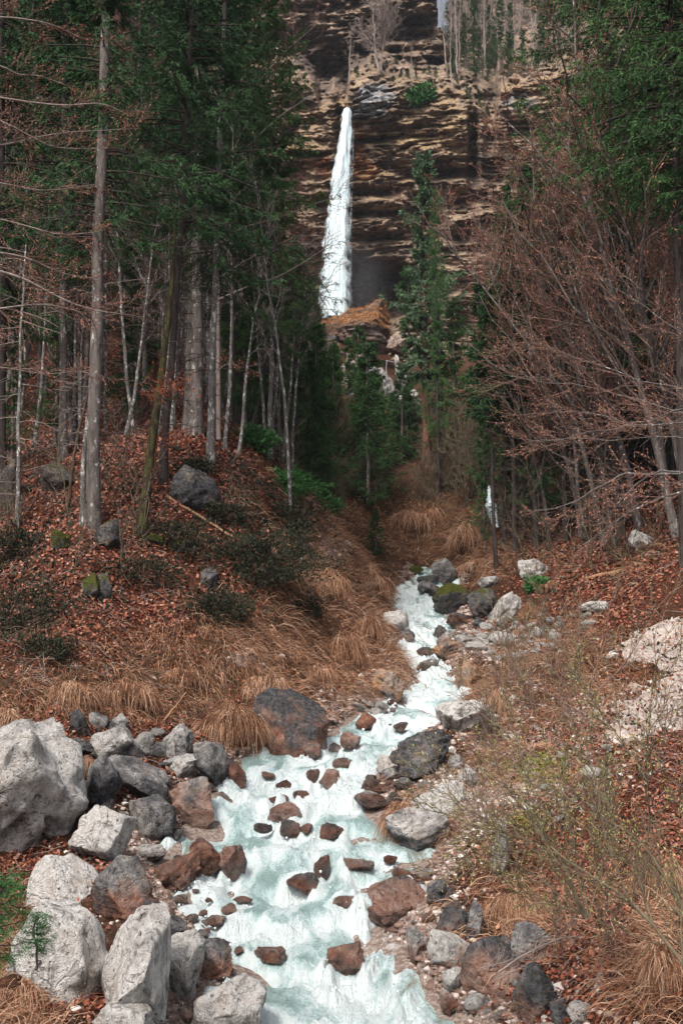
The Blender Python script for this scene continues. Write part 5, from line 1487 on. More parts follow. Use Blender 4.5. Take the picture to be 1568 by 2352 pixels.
def spruce_kind(seed, H, base, Rm, nb, ntw, nbl, m, bark, r0, **k):
    g = np.random.default_rng(seed + 1000)
    cr, wood = spruce_crown(seed, H, base, Rm, nb, ntw, nbl, m, **k)
    tm, p = trunk_mb(H, r0, g)
    parts = [('trunk', dmesh(tm, 'trunk', bark), []), ('crown', cr, [('bough_wood', dmesh(wood, 'bough_wood', M['twig_dark']))])]  # the crown carries a second mesh, its bare bough wood
    if base > 3: parts.append(('dead_snags', dmesh(dead_branches(p, 1.5, base + 1, 40, g, 1.6), 'dead_snags', M['twig_dark']), []))  # dead branches below the needles
    return Kind(parts)
def bare_kind(seed, H, r0, bark, twig, budm='bud', **k):
    mt, mw, mb_ = bare_tree(seed, H, r0, **k)
    ch = [('foliage', dmesh(mb_, 'foliage', M[budm], False))] if mb_ else []  # these blades are the buds on the twigs
    return Kind([('trunk', dmesh(mt, 'trunk', M[bark]), []), ('crown', dmesh(mw, 'crown', M[twig]), ch)])

SPR = [spruce_kind(s_, 27, b_, 3.3, 150, 18, 22, M['needle'], M['bark_grey'], .24, bl=.17, bw=.024, gapz=.8) for s_, b_ in ((1, 7.5), (2, 10.0), (3, 6.0))]
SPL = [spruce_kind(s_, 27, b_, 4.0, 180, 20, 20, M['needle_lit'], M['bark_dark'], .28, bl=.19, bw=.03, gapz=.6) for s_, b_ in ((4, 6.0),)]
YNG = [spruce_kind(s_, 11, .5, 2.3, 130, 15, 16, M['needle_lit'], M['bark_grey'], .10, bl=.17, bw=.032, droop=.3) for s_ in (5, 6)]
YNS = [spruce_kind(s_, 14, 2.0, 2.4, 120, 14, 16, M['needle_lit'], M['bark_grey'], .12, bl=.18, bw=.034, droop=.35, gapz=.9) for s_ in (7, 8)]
PIN = [spruce_kind(9, 25, 7.0, 3.7, 150, 26, 16, M['needle_pine'], M['bark_red'], .30, bl=.26, bw=.055, droop=.25, gapz=1.1, top_pow=.75)]
BEE = [bare_kind(20 + k, 17, .16, 'bark_grey', 'twig_red', lean=(-.22, 0), nl=15, ns_=8, nt_=6, ll=.40, up=.42, ang=(.45, .95), crown0=.22, stems=(1, 3, 2)[k], fan=.25, twr=.010, bud=4, budL=.10) for k in range(3)]
BUP = [bare_kind(30 + k, 18, .14, 'bark_grey', 'twig_dark', lean=(0, 0), nl=20, ns_=8, nt_=7, ll=.26, up=.35, ang=(.6, 1.2), crown0=.2, twr=.010, bud=3, budL=.09) for k in range(2)]
BUR = [bare_kind(34 + k, 16, .11, 'bark_grey', 'twig_red', lean=(0, 0), nl=20, ns_=7, nt_=7, ll=.27, up=.4, ang=(.55, 1.15), crown0=.14, twr=.010, bud=4, budL=.10) for k in range(2)]
BSH = [bare_kind(40 + k, 3.6, .03, 'twig_olive', 'twig_olive', lean=(0, 0), nl=10, ns_=6, nt_=5, ll=.45, up=.3, ang=(.4, 1.0), crown0=.05, stems=6, twr=.006, bud=1, budL=.05, wob=.4) for k in range(2)]
POL = [bare_kind(50, 16, .10, 'bark_pale', 'twig_pale', nl=16, ns_=5, nt_=4, ll=.16, up=.3, crown0=.35, twr=.008, bud=0)]

def base_at(u, Y):
    """a point of the ground on picture column u (in ground columns) at depth Y"""
    x = (u - 784) / F * Y
    return np.array([x, Y, float(ground(x, Y)) - .1])

# ------------------------------------------------------------------ trees: the ones that stand out on the left
def hero_trunk(name, label, pts_, Y, d0, d1, bark, crown=None, cz=None, cs=1.0, dead=(2, 8, 30, 1.6), seed=0, group='trunks on the left slope', cat='tree', rot=0, ext=0, deadm='twig_dark'):
    """a trunk along picture points (first one = foot), diameters given in picture units"""
    g = np.random.default_rng(seed + 300)
    if Y is None: Y = hit(*pts_[0])[1] + .1
    W3 = np.array([P(a, b, Y) for a, b in pts_])
    foot = W3[0].copy()
    foot[2] = float(ground(foot[0], foot[1]))
    if ext: W3 = np.vstack([W3, W3[-1] + norm(W3[-1] - W3[-2]) * ext])
    K = 18
    sl_ = np.concatenate([[0], np.cumsum(np.linalg.norm(np.diff(W3, axis=0), axis=1))])
    ss = np.linspace(0, sl_[-1], K)
    p = np.stack([np.interp(ss, sl_, W3[:, i]) for i in range(3)], -1) - foot
    p[0, 2] = min(p[0, 2], 0) - .5
    p[1:, :2] += np.cumsum(g.normal(size=(K - 1, 2)) * .02, 0)
    r = np.linspace(d0, d1, K) * Y / F / 2 * (.76 if d0 > 20 else 1.0)
    r[0] *= 1.5; r[1] *= 1.1
    t = thing(name, label, cat, foot, group)
    mb = MB(); tubes(mb, p[None], r[None], 12)
    tr = link('trunk', mb.mesh('trunk'), M[bark], t)
    if dead:
        link('dead_snags', dead_branches(p[None], dead[0], dead[1], dead[2], g, dead[3], .010).mesh('dead_snags'), M[deadm], t)  # bare dead branches along the lower trunk
    if crown is not None:
        for pn, me, ch in crown.parts:
            if pn != 'crown': continue
            o = link(pn, me, None, t)
            i = int(np.argmin(np.abs(p[:, 2] - cz)))
            o.scale = (cs, cs, cs)
            o.rotation_euler = (0, 0, rot)
            o.location = (p[i, 0], p[i, 1], 0)
            for cn, cme in ch: link(cn, cme, None, o)
    return t
hero_trunk('spruce', 'thick pale grey spruce trunk on the left slope with a twin stem beside it', [(212, 1205), (222, 900), (236, 520), (250, 0)], None, 44, 26, 'bark_grey', SPR[0], 10, 1.05, (3, 9, 34, 1.9), 1, ext=3)
hero_trunk('birch', 'slim white spotted stem pressed against the thick grey trunk', [(189, 1212), (200, 1000), (222, 700), (236, 300)], None, 13, 6, 'bark_pale', None, None, 1, (3, 14, 24, 1.8), 2, deadm='twig_pale')
hero_trunk('spruce', 'grey trunk left of the thickest one, half hidden by twigs', [(146, 1056), (150, 760), (156, 300), (160, -100)], None, 26, 14, 'bark_grey', SPR[1], 12, 1.1, (2, 9, 26, 1.7), 3, rot=1)
hero_trunk('spruce', 'dark trunk at the left edge of the picture', [(4, 1140), (4, 700), (0, 0)], None, 34, 24, 'bark_dark', SPR[2], 10, 1.1, (2, 8, 26, 1.7), 4, rot=2)
hero_trunk('tree', 'moss covered brown trunk leaning to the right', [(322, 1225), (345, 1020), (375, 800), (396, 590), (402, 470)], None, 34, 9, 'bark_moss', None, None, 1, (3, 12, 26, 2.0), 5)
hero_trunk('spruce', 'dark slender trunk crossing the mossy leaning one', [(374, 1112), (392, 840), (418, 480), (436, 0)], None, 24, 17, 'bark_dark', SPR[0], 12, 1.15, (3, 10, 34, 1.8), 6, rot=3)
hero_trunk('spruce', 'straight grey spruce trunk standing on the hump', [(434, 1002), (440, 780), (452, 520), (462, 0)], None, 36, 22, 'bark_grey', SPR[1], 14, 1.35, (3, 10, 34, 2.0), 7, rot=4)
hero_trunk('beech', 'pale smooth beech stem leaning right behind the straight grey spruce', [(448, 1000), (455, 850), (472, 640), (486, 520), (500, 380)], 41, 17, 9, 'bark_pale', None, None, 1, (6, 16, 22, 2.4), 8, deadm='twig_pale')
hero_trunk('spruce', 'white patched trunk standing at the crest of the spur', [(483, 1066), (492, 860), (502, 600), (514, 200), (518, -100)], None, 22, 12, 'bark_pale', SPR[2], 12, 1.1, (2, 9, 30, 1.7), 9, rot=.5)
hero_trunk('spruce', 'reddish pine trunk glowing between dark boughs', [(348, 880), (354, 700), (362, 400), (366, 100)], 52, 19, 12, 'bark_red', None, None, 1, (6, 20, 30, 1.6), 10)
hero_trunk('spruce', 'thin white trunk at the back of the left slope', [(618, 1048), (622, 820), (627, 600), (632, 380)], None, 12, 6, 'bark_pale', SPL[0], 12, .95, (2, 8, 24, 1.4), 11, rot=1.3)
hero_trunk('snag', 'broken pale leaning stem without branches behind the white patched trunk', [(575, 1000), (584, 940), (598, 862)], None, 9, 6, 'wood_grey', None, None, 1, None, 12)
hero_trunk('tree', 'very thin bare stem right of the thin white trunk', [(640, 1062), (644, 900), (648, 700)], None, 6, 3, 'bark_grey', None, None, 1, (2, 10, 18, 1.0), 13)
hero_trunk('birch', 'thin white spotted sapling near the left edge with fallen twigs', [(42, 1215), (44, 1060), (48, 820), (60, 560)], None, 11, 4, 'bark_pale', None, None, 1, (2, 12, 30, 1.6), 14, deadm='twig_pale')
hero_trunk('tree', 'thin brown pole leaning right in front of the thick grey trunk', [(150, 1198), (172, 1060), (210, 880)], None, 9, 5, 'wood_dark', None, None, 1, None, 15)
hero_trunk('spruce', 'dark thin trunk between the grey and the thick pale trunk', [(180, 1030), (176, 800), (172, 400)], 40, 11, 7, 'bark_dark', SPR[2], 12, .9, (2, 10, 22, 1.3), 16, rot=4.4)
hero_trunk('spruce', 'grey trunk behind the crossing dark slender trunk', [(404, 985), (408, 760), (414, 400)], 46, 14, 10, 'bark_grey', SPR[0], 14, 1.2, (3, 12, 24, 1.5), 17, rot=5.2)
hero_trunk('spruce', 'thin dark trunk left of the thick pale trunk far up the slope', [(90, 985), (92, 700), (96, 300)], 46, 12, 9, 'bark_dark', SPR[1], 14, 1.1, (3, 12, 24, 1.5), 18, rot=.9)

# background stand on the left hill
g = np.random.default_rng(210)
k = 0
for i in range(50):
    u = g.uniform(-260, 610)
    Y = g.uniform(40, 112)
    if u > 560 and Y < 52: continue
    b_ = base_at(u, Y)
    kd = SPR[int(g.integers(3))] if g.random() < .8 else SPL[0]
    sc = g.uniform(.75, 1.15) if u < 520 else g.uniform(.55, .85)
    kd.put('spruce', 'dark spruce in the crowded stand on the left hillside', 'tree', b_, sc, g.uniform(0, 6.28), g.uniform(-.03, .04), 'spruces of the left stand')
for i in range(60):
    u = g.uniform(-260, 690)
    Y = g.uniform(42, 120)
    b_ = base_at(u, Y)
    kd = [BUP[0], BUP[1], BUR[0]][int(g.integers(3))]
    kd.put('bare_tree', 'leafless brown tree standing among the spruces of the left hillside', 'tree', b_, g.uniform(.6, 1.1), g.uniform(0, 6.28), g.uniform(-.08, .1), 'leafless trees of the left stand')
for i in range(72):
    u = g.uniform(-40, 700); Y = g.uniform(38, 76)
    POL[0].put('young_tree', 'thin pale pole of a leafless young tree on the left slope', 'tree', base_at(u, Y), (.8, .8, g.uniform(.6, 1.0)), g.uniform(0, 6.28), g.uniform(-.1, .1), 'thin pale poles on the left')
# edge of the stand against the falls
for (u, Y, sc, rz, lab) in ((545, 50, .95, 1, 'green boughed spruce at the edge of the left stand, left of the waterfall'), (628, 62, .66, 2, 'smaller spruce nearest to the waterfall on the left'), (585, 66, .9, 4, 'spruce behind the edge of the left stand'), (672, 84, .42, 3, 'small dark spruce below the left side of the waterfall')):
    SPL[0].put('spruce', lab, 'tree', base_at(u, Y), sc, rz, .0, 'spruces at the edge by the falls')

# ------------------------------------------------------------------ trees of the middle
def put_px(kd, name, label, px, py_base, py_top, Y, H, cat='tree', rz=0, lean=0, group=None, wide=1.0):
    b_ = P(px, py_base, Y)
    gz = float(ground(b_[0], Y))
    b_[2] = min(b_[2], gz)
    top = P(px, py_top, Y)
    s_ = (top[2] - b_[2]) / H
    return kd.put(name, label, cat, b_ - np.array([0, 0, .1]), (s_ * wide, s_ * wide, s_), rz, lean, group)
put_px(PIN[0], 'pine', 'tall pine with a red trunk and grey green boughs right of the waterfall', 980, 1090, 352, 76, 25, rz=1, wide=1.0)
put_px(SPL[0], 'spruce', 'spruce with a grey trunk just right of the red trunked pine', 1006, 1105, 430, 70, 27, rz=2, wide=.5)
put_px(YNG[0], 'fir', 'slender young fir in front of the crags below the falls', 846, 1142, 785, 67, 11, rz=.4, wide=1.15)
put_px(YNS[1], 'spruce', 'bushy spruce leaning against the left side of the pine', 938, 1060, 610, 84, 14, rz=3, wide=.95)
put_px(YNS[0], 'yew', 'dark bushy conifer at the left foot of the crags', 722, 1010, 815, 80, 14, rz=3, wide=1.6)
put_px(YNG[1], 'fir', 'low fir between the crags and the slender young fir', 905, 1060, 900, 80, 11, rz=2, wide=1.3)
put_px(YNG[1], 'fir', 'small fir growing from the straw mound', 862, 1230, 1165, 60, 11, rz=5, wide=1.3)
put_px(YNS[0], 'spruce', 'green spruce right of the grey trunked spruce', 1050, 1110, 690, 72, 14, rz=1, wide=1.1)
put_px(YNS[1], 'spruce', 'spruce beside the hidden cascade', 1112, 1262, 950, 57, 14, rz=2, wide=.85)
put_px(YNS[0], 'spruce', 'spruce with a dark trunk at the end of the log bridge', 1238, 1268, 700, 51, 14, rz=4, wide=.8)
put_px(POL[0], 'young_tree', 'thin pale pole rising from the hollow left of the slender young fir', 700, 1090, 820, 66, 16, rz=4)
g = np.random.default_rng(220)
for i in range(11):
    px = g.uniform(690, 1180); py = g.uniform(1060, 1170)
    if px > 1080: py += 60
    h_ = hit(px, py)
    BSH[int(g.integers(2))].put('bare_shrub', 'leafless grey brown shrub in the thicket between stream head and crags', 'shrub', h_ - np.array([0, 0, .15]), g.uniform(.8, 1.7), g.uniform(0, 6.28), 0, 'leafless shrubs of the thicket')
for i in range(16):
    u = g.uniform(650, 1150); Y = g.uniform(72, 100)
    [YNG[0], YNG[1], YNS[0], YNS[1]][int(g.integers(4))].put('spruce', 'small green conifer in the hollow below the crags', 'tree', base_at(u, Y), g.uniform(.35, .7), g.uniform(0, 6.28), 0, 'small conifers of the hollow')

# ------------------------------------------------------------------ trees of the right side
g = np.random.default_rng(230)
BL = [(1392, 1250, None, .95, 1, .1, 'pale crooked beech stem leaning left on the right slope'), (1335, 1238, None, .8, 0, .3, 'grey beech left of the pale crooked one'), (1472, 1215, None, 1.0, 2, .2, 'forked beech above the moss flecked boulder'),
      (1262, 1250, None, .6, 0, 1.2, 'beech leaning over the log bridge'), (1560, 1230, None, 1.1, 1, 0, 'beech at the right edge behind the forked one')]
for px, py, Y, sc, k, rz, lab in BL:
    h_ = hit(px, py)
    BEE[k].put('beech', lab, 'tree', h_ - np.array([0, 0, .1]), sc, rz * .5, 0, 'beeches on the right slope')
for i in range(10):
    u = g.uniform(1300, 1800); Y = g.uniform(42, 85)
    BEE[int(g.integers(3))].put('beech', 'leafless reddish budded beech in the thicket on the right slope', 'tree', base_at(u, Y), g.uniform(.6, .95), g.uniform(-.7, .7), g.uniform(-.12, .05), 'leafless beeches of the right thicket')
for i in range(56):
    u = g.uniform(1150, 1800); Y = g.uniform(40, 80)
    if Y < 54 and u < 1300: continue
    BUR[i % 2].put('bare_tree', 'slender upright leafless tree with red brown twigs in the right wood', 'tree', base_at(u, Y), g.uniform(.7, 1.1), g.uniform(0, 6.28), g.uniform(-.14, .02), 'slender leafless trees of the right wood')
for i in range(22):
    u = g.uniform(1130, 1700); Y = g.uniform(75, 120)
    BUR[0].put('bare_tree', 'leafless grey tree high on the right hillside', 'tree', base_at(u, Y), g.uniform(.7, 1.1), g.uniform(0, 6.28), 0, 'leafless trees high on the right')
for i in range(26):
    u = g.uniform(1080, 1800); Y = g.uniform(56, 110)
    kd = [SPL[0], SPR[0], SPR[1], YNS[0], YNS[1]][int(g.integers(5))]
    sc = g.uniform(.5, .85) if u < 1350 else g.uniform(.7, 1.1)
    kd.put('spruce', 'green spruce standing behind the leafless beeches on the right', 'tree', base_at(u, Y), sc, g.uniform(0, 6.28), 0, 'spruces of the right hillside')
SPB = [spruce_kind(s_, 31, 13.5, 4.6, 230, 24, 20, M['needle_lit'], M['bark_dark'], .17, bl=.19, bw=.03, droop=.7) for s_ in (14, 15)]
for (u, Y, sc, rz, kd, lab) in ((1575, 34, 1.05, 1, SPB[0], 'huge dark green spruce filling the top right corner'), (1760, 32, 1.0, 3, SPB[1], 'big spruce cut by the right edge of the picture'), (1420, 46, 1.25, 5, SPB[1], 'tall spruce left of the huge one in the top right corner'), (1560, 62, 1.3, 2, SPR[0], 'dark spruce behind the huge one in the top right corner')):
    kd.put('spruce', lab, 'tree', base_at(u, Y), sc, rz, 0, 'big spruces at the top right')

# ------------------------------------------------------------------ trees on and above the cliff
def cliff_pt(u, v):
    return P(u, v, cliffD(u, v) + .6)
PAL = bare_kind(60, 12, .26, 'twig_pale', 'twig_pale', nl=16, ns_=9, nt_=7, ll=.5, up=.35, ang=(.4, .9), crown0=.18, stems=2, twr=.03, bud=0, wob=.5)
PAL.put('beech', 'wide leafless pale tree standing alone on the cliff top above the waterfall', 'tree', cliff_pt(868, 168), 1.0, .3)
POC = bare_kind(61, 12, .13, 'twig_pale', 'twig_pale', nl=14, ns_=5, nt_=4, ll=.16, up=.3, crown0=.35, twr=.022, bud=0)
POC.put('young_tree', 'thin crooked leafless tree left of the wide pale tree', 'tree', cliff_pt(801, 190), (1, 1, .8), .3, .05)
for (u, v, sc, lab) in ((925, 178, .5, 'small leafless tree right of the wide pale tree'), (944, 188, .55, 'second small leafless tree right of the wide pale tree'), (1036, 182, 1.0, 'tall thin leafless tree at the right end of the upper cliff')):
    POC.put('young_tree', lab, 'tree', cliff_pt(u, v), sc, sc * 5, 0, 'leafless trees on the cliff edge')
for (u, v, ht, lab) in ((1090, 186, 116, 'dark green spruce on the cliff top'), (1168, 186, 130, 'spruce right of the dark green one on the cliff top'), (1120, 190, 70, 'low spruce between the two on the cliff top'), (1072, 232, 56, 'small grey green tree on the cliff rim'), (955, 186, 46, 'tiny conifer on the cliff rim right of the wide pale tree'), (1200, 170, 120, 'spruce above the pale rock shelf'), (1245, 140, 130, 'spruce at the upper right of the cliff'), (1072, 306, 60, 'dark bush like conifer in the cleft of the cliff')):
    b_ = cliff_pt(u, v); s_ = ht * b_[1] / F / 14
    YNS[int(u) % 2].put('spruce', lab, 'tree', b_ - np.array([0, 0, .3]), (s_ * 1.25, s_ * 1.25, s_), u, 0, 'conifers on the cliff')
leaf_mound('juniper', 968, 222, 62, 40, 'round green juniper bush on the cliff edge', 'shrub', M['juniper'], 700, 1400, .12, 'green junipers', False, Y=cliffD(968, 225) - .5)
g = np.random.default_rng(240)
for i in range(110):
    u = g.uniform(1026, 1330); v = np.interp(u, [1030, 1330], [196, 120]) - 150 * g.random() ** 1.5
    b_ = cliff_pt(u, v)
    if g.random() < .72: POC.put('bare_tree', 'thin leafless trunk in the grey wood above the cliff', 'tree', b_, (1.2, 1.2, g.uniform(.9, 1.5)), g.uniform(0, 6.28), g.uniform(-.05, .05), 'leafless trunks above the cliff')
    else: YNS[int(g.integers(2))].put('spruce', 'spruce in the grey wood above the cliff', 'tree', b_, g.uniform(.5, .85), g.uniform(0, 6.28), 0, 'spruces above the cliff')
for i in range(44):
    u = g.uniform(500, 1010); v = g.uniform(-60, 180) if u < 720 else g.uniform(-140, -10)
    b_ = cliff_pt(u, v)
    BUR[0].put('bare_tree', 'leafless brown tree growing on the upper cliff ledges', 'tree', b_, g.uniform(.3, .6), g.uniform(0, 6.28), 0, 'leafless trees on the upper ledges')

g = np.random.default_rng(250)
for i in range(26):
    u = g.uniform(500, 760); Y = g.uniform(50, 84)
    [YNG[0], YNG[1], YNS[0], YNS[1]][int(g.integers(4))].put('spruce', 'young green conifer between the left stand and the hollow', 'tree', base_at(u, Y), g.uniform(.45, .95), g.uniform(0, 6.28), 0, 'young conifers beside the hollow')
for (u, Y, sc, lab) in ((120, 40, .55, 'young spruce with low boughs between the grey left trunks'), (285, 43, .6, 'young spruce behind the thick pale grey trunk'), (20, 37, .5, 'young spruce behind the far left dark trunk'), (560, 47, .62, 'young spruce beside the broken pale leaning stem'), (330, 52, .8, 'young spruce high on the slope behind the mossy leaning trunk')):
    YNS[int(u) % 2].put('spruce', lab, 'tree', base_at(u, Y), sc, u, 0, 'young spruces on the left slope')

g = np.random.default_rng(260)
for i in range(12):
    u = g.uniform(1130, 1600); Y = g.uniform(52, 68)
    YNS[i % 2].put('spruce', 'young green spruce among the slender leafless trees of the right wood', 'tree', base_at(u, Y), g.uniform(.7, 1.3), g.uniform(0, 6.28), 0, 'young spruces of the right wood')
for i in range(26):
    u = g.uniform(810, 1120); v = np.interp(u, [810, 860, 990, 1040, 1120], [186, 172, 208, 214, 262]) - g.uniform(-4, 40)
    YNG[i % 2].put('shrub', 'low dark green bush on the rim of the cliff', 'shrub', cliff_pt(u, v) - np.array([0, 0, .4]), (.28, .28, g.uniform(.10, .22)), g.uniform(0, 6.28), 0, 'bushes on the cliff rim')

g = np.random.default_rng(270)
for i in range(18):
    u = g.uniform(690, 1130); Y = g.uniform(66, 82)
    [YNG[0], YNG[1], YNS[0], YNS[1]][i % 4].put('spruce', 'green conifer rising from the thicket below the crags', 'tree', base_at(u, Y), g.uniform(.45, .85), g.uniform(0, 6.28), 0, 'conifers of the thicket below the crags')

# ------------------------------------------------------------------ single branches, shrubs and sticks
def limb_tree(name, label, cat, limbs, root, bark, twig, budm, seed, ns_=14, nt_=9, sub_l=.30, tw=.5, twr=.007, bud=3, budL=.05, trunk=None, group=None, up=.1, tmin=.12, wob=.02, sangle=(.4, .95), sk=6, flat=0.0):
    """limbs: (picture points, depth start, depth end, diameter in metres)"""
    g = np.random.default_rng(seed)
    t = thing(name, label, cat, root, group)
    org = np.array(t.location)
    K = 12
    LP, LR = [], []
    for pts_, ya, yb, dia in limbs:
        n = len(pts_)
        W3 = np.array([P(a, b, ya + (yb - ya) * i / (n - 1)) for i, (a, b) in enumerate(pts_)]) - org
        tt = np.linspace(0, n - 1, K)
        p = np.stack([np.interp(tt, np.arange(n), W3[:, i]) for i in range(3)], -1)
        p[1:-1] = .25 * p[:-2] + .5 * p[1:-1] + .25 * p[2:]
        ln = np.linalg.norm(np.diff(p, axis=0), axis=1).sum()
        p[1:] += np.cumsum(g.normal(size=(K - 1, 3)) * wob * ln / K, 0)
        LP.append(p); LR.append(dia / 2 * np.linspace(1, .22, K))
    LP, LR = np.array(LP), np.array(LR)
    mb = MB()
    if trunk:
        pts_, Y, d0, d1 = trunk
        W3 = np.array([P(a, b, Y) for a, b in pts_]) - org
        tt = np.linspace(0, len(pts_) - 1, K)
        tp = np.stack([np.interp(tt, np.arange(len(pts_)), W3[:, i]) for i in range(3)], -1)
        tubes(mb, tp[None], np.linspace(d0 / 2, d1 / 2, K)[None], 10)
        link('trunk', mb.mesh('trunk'), M[bark], t)
        mb = MB()
    tubes(mb, LP, LR, 7)
    lm = link('limbs' if trunk else 'stems', mb.mesh('limbs'), M[bark], t)
    ln = np.linalg.norm(np.diff(LP, axis=1), axis=2).sum(1)
    s1, L1, _, _ = spawn(LP, ns_, tmin, 1, *sangle, ln * sub_l, sk, up, .05, g, flat, .45)
    s2, L2, _, _ = spawn(s1, nt_, .12, 1, .35, .85, np.clip(L1 * .5, .12, tw), 4, .05, .05, g, flat, .3)
    mw = MB()
    tubes(mw, s1, np.clip(.006 * L1, twr * .8, .02)[:, None] * np.linspace(1.1, .45, sk), 4)
    tubes(mw, s2, np.full((len(s2), 1), twr * .75) * np.linspace(1, .5, 4), 3)
    tg = link('crown', mw.mesh('crown'), M[twig], t)
    if bud:
        par = s2 if len(s2) else s1
        b_, _, _, _ = spawn(par, bud, .15, 1, .3, .8, np.full(len(par), budL), 2, 0, 0, g)
        d = norm(b_[:, 1] - b_[:, 0])
        mbud = MB()
        kites(mbud, b_[:, 0], d, norm(np.cross(d, randdir(len(d), g))), budL * g.uniform(.6, 1.4, len(d)), budL * .36, g.random(len(d)), .5)
        link('foliage', mbud.mesh('foliage', False), M[budm], tg)  # bud blades along the finest twigs
    return t

RL = [
 ([(1720, 930), (1568, 947), (1520, 958), (1470, 962), (1420, 958), (1330, 935), (1200, 948)], 23, 25, .05),
 ([(1720, 960), (1568, 968), (1500, 974), (1440, 972), (1370, 972), (1260, 1000), (1150, 990)], 22, 24, .045),
 ([(1720, 1070), (1568, 1081), (1469, 1086), (1447, 1089), (1418, 1106), (1380, 1129), (1310, 1172), (1235, 1186)], 21, 22, .075),
 ([(1560, 1084), (1515, 1088), (1483, 1106), (1452, 1125), (1405, 1180), (1370, 1215)], 21, 21, .05),
 ([(1720, 930), (1500, 880), (1320, 820), (1180, 800)], 23, 26, .035),
 ([(1720, 1020), (1500, 1010), (1320, 1030), (1150, 1050)], 23, 26, .04),
 ([(1720, 980), (1500, 920), (1330, 880), (1150, 870)], 24, 28, .04),
 ([(1720, 1090), (1520, 1130), (1420, 1200), (1340, 1270)], 20, 20, .04),
 ([(1720, 860), (1560, 780), (1440, 700), (1360, 620)], 25, 28, .035)]
limb_tree('beech', 'big beech leaning in from the right edge with long pale boughs and red buds', 'tree', RL, base_at(1730, 23), 'bark_grey', 'twig_red', 'bud', 801, 16, 9, .26, .6, .0055, 3, .05, ([(1730, 1330), (1725, 1000), (1710, 500)], 23, .42, .2), up=.12, wob=.10)
LL = [
 ([(-160, 560), (0, 580), (65, 592), (145, 632), (215, 640)], 14, 15, .05), ([(-160, 590), (0, 620), (75, 650), (125, 680), (210, 715), (270, 720)], 14, 14.5, .06), ([(-160, 730), (0, 710), (60, 702), (120, 700), (190, 720)], 13.5, 14, .04),
 ([(-160, 130), (0, 150), (40, 175), (90, 172), (160, 200)], 15, 16, .05), ([(-160, 240), (0, 275), (65, 310), (125, 345), (250, 340)], 14, 16, .05), ([(-160, 200), (0, 225), (150, 250), (230, 235), (300, 270)], 15, 16, .04),
 ([(-160, 60), (0, 40), (100, 50), (190, 90)], 15, 16, .05), ([(-160, 380), (0, 420), (100, 440), (220, 420)], 14, 16, .04), ([(-160, 480), (0, 500), (140, 540), (230, 530)], 14, 15, .04), ([(-160, 850), (0, 840), (100, 860), (220, 850)], 14, 15, .03), ([(-160, 330), (0, 340), (120, 310), (320, 300)], 15, 17, .04)]
limb_tree('beech', 'beech reaching in from the left edge with pale branches and orange buds', 'tree', LL, base_at(-170, 14.5), 'twig_pale', 'twig_red', 'bud', 802, 15, 9, .30, .5, .0055, 4, .035, ([(-170, 2000), (-170, 900), (-165, -100)], 14.5, .25, .14), up=.05)
ML = [([(478, 700), (560, 660), (640, 640), (720, 590), (772, 552)], 40, 41, .10), ([(500, 560), (560, 520), (640, 500), (720, 470), (770, 455)], 41, 42, .08), ([(498, 640), (560, 600), (640, 560), (700, 535)], 40, 40, .07), ([(500, 420), (570, 330), (650, 260), (720, 215)], 42, 44, .08), ([(500, 330), (580, 200), (660, 110), (720, 60)], 42, 44, .08), ([(490, 860), (520, 835), (580, 850)], 40, 40, .06), ([(500, 300), (560, 120), (600, 20)], 42, 43, .08)]
limb_tree('beech', 'leafless beech at the edge of the stand stretching bare boughs across the waterfall', 'tree', ML, base_at(500, 41), 'twig_pale', 'twig_dark', 'bud', 803, 18, 9, .36, 1.0, .010, 3, .07, ([(502, 1010), (500, 640), (500, 300)], 41, .22, .12))
# leaves left on a beech sapling beside the mossy leaning trunk
t = leaf_mound('beech_sapling', 388, 890, 120, 80, 'beech sapling with hanging orange dead leaves beside the mossy leaning trunk', 'tree', M['beechleaf'], 805, 420, .045, None, True, .6, .1, Y=29)
leaf_mound('beech_sapling', 405, 1010, 110, 60, 'low beech sapling with rust leaves right of the mossy leaning trunk', 'tree', M['beechleaf'], 806, 300, .045, None, True, .6, .1, Y=30)

# foreground willow
WL = [
 ([(1640, 2330), (1568, 2213), (1534, 2163), (1499, 2123), (1439, 2058), (1359, 2013), (1284, 1968), (1234, 1918), (1204, 1848)], 7.6, 8.6, .034),
 ([(1650, 2260), (1568, 2088), (1524, 2018), (1479, 1928), (1409, 1893), (1324, 1853), (1224, 1783), (1184, 1733)], 7.8, 9.0, .032),
 ([(1484, 1935), (1491, 1868), (1484, 1793), (1491, 1668), (1494, 1578), (1520, 1470)], 8.1, 8.3, .018),
 ([(1484, 1793), (1449, 1733), (1399, 1668), (1349, 1598), (1320, 1520)], 8.2, 8.5, .015),
 ([(1439, 2058), (1384, 1918), (1374, 1808), (1344, 1718), (1330, 1620)], 8.0, 8.4, .016),
 ([(1499, 2123), (1470, 2030), (1440, 1960), (1390, 1850), (1380, 1760)], 8.0, 8.6, .016),
 ([(1568, 2213), (1560, 2100), (1575, 1960), (1560, 1800)], 7.7, 8.0, .014)]
limb_tree('willow', 'foreground willow leaning in from the bottom right with thin budding stems', 'shrub', WL, P(1640, 2340, 7.6), 'twig_olive', 'twig_olive', 'catkin', 811, 15, 7, .28, .24, .0042, 3, .026, up=.25)
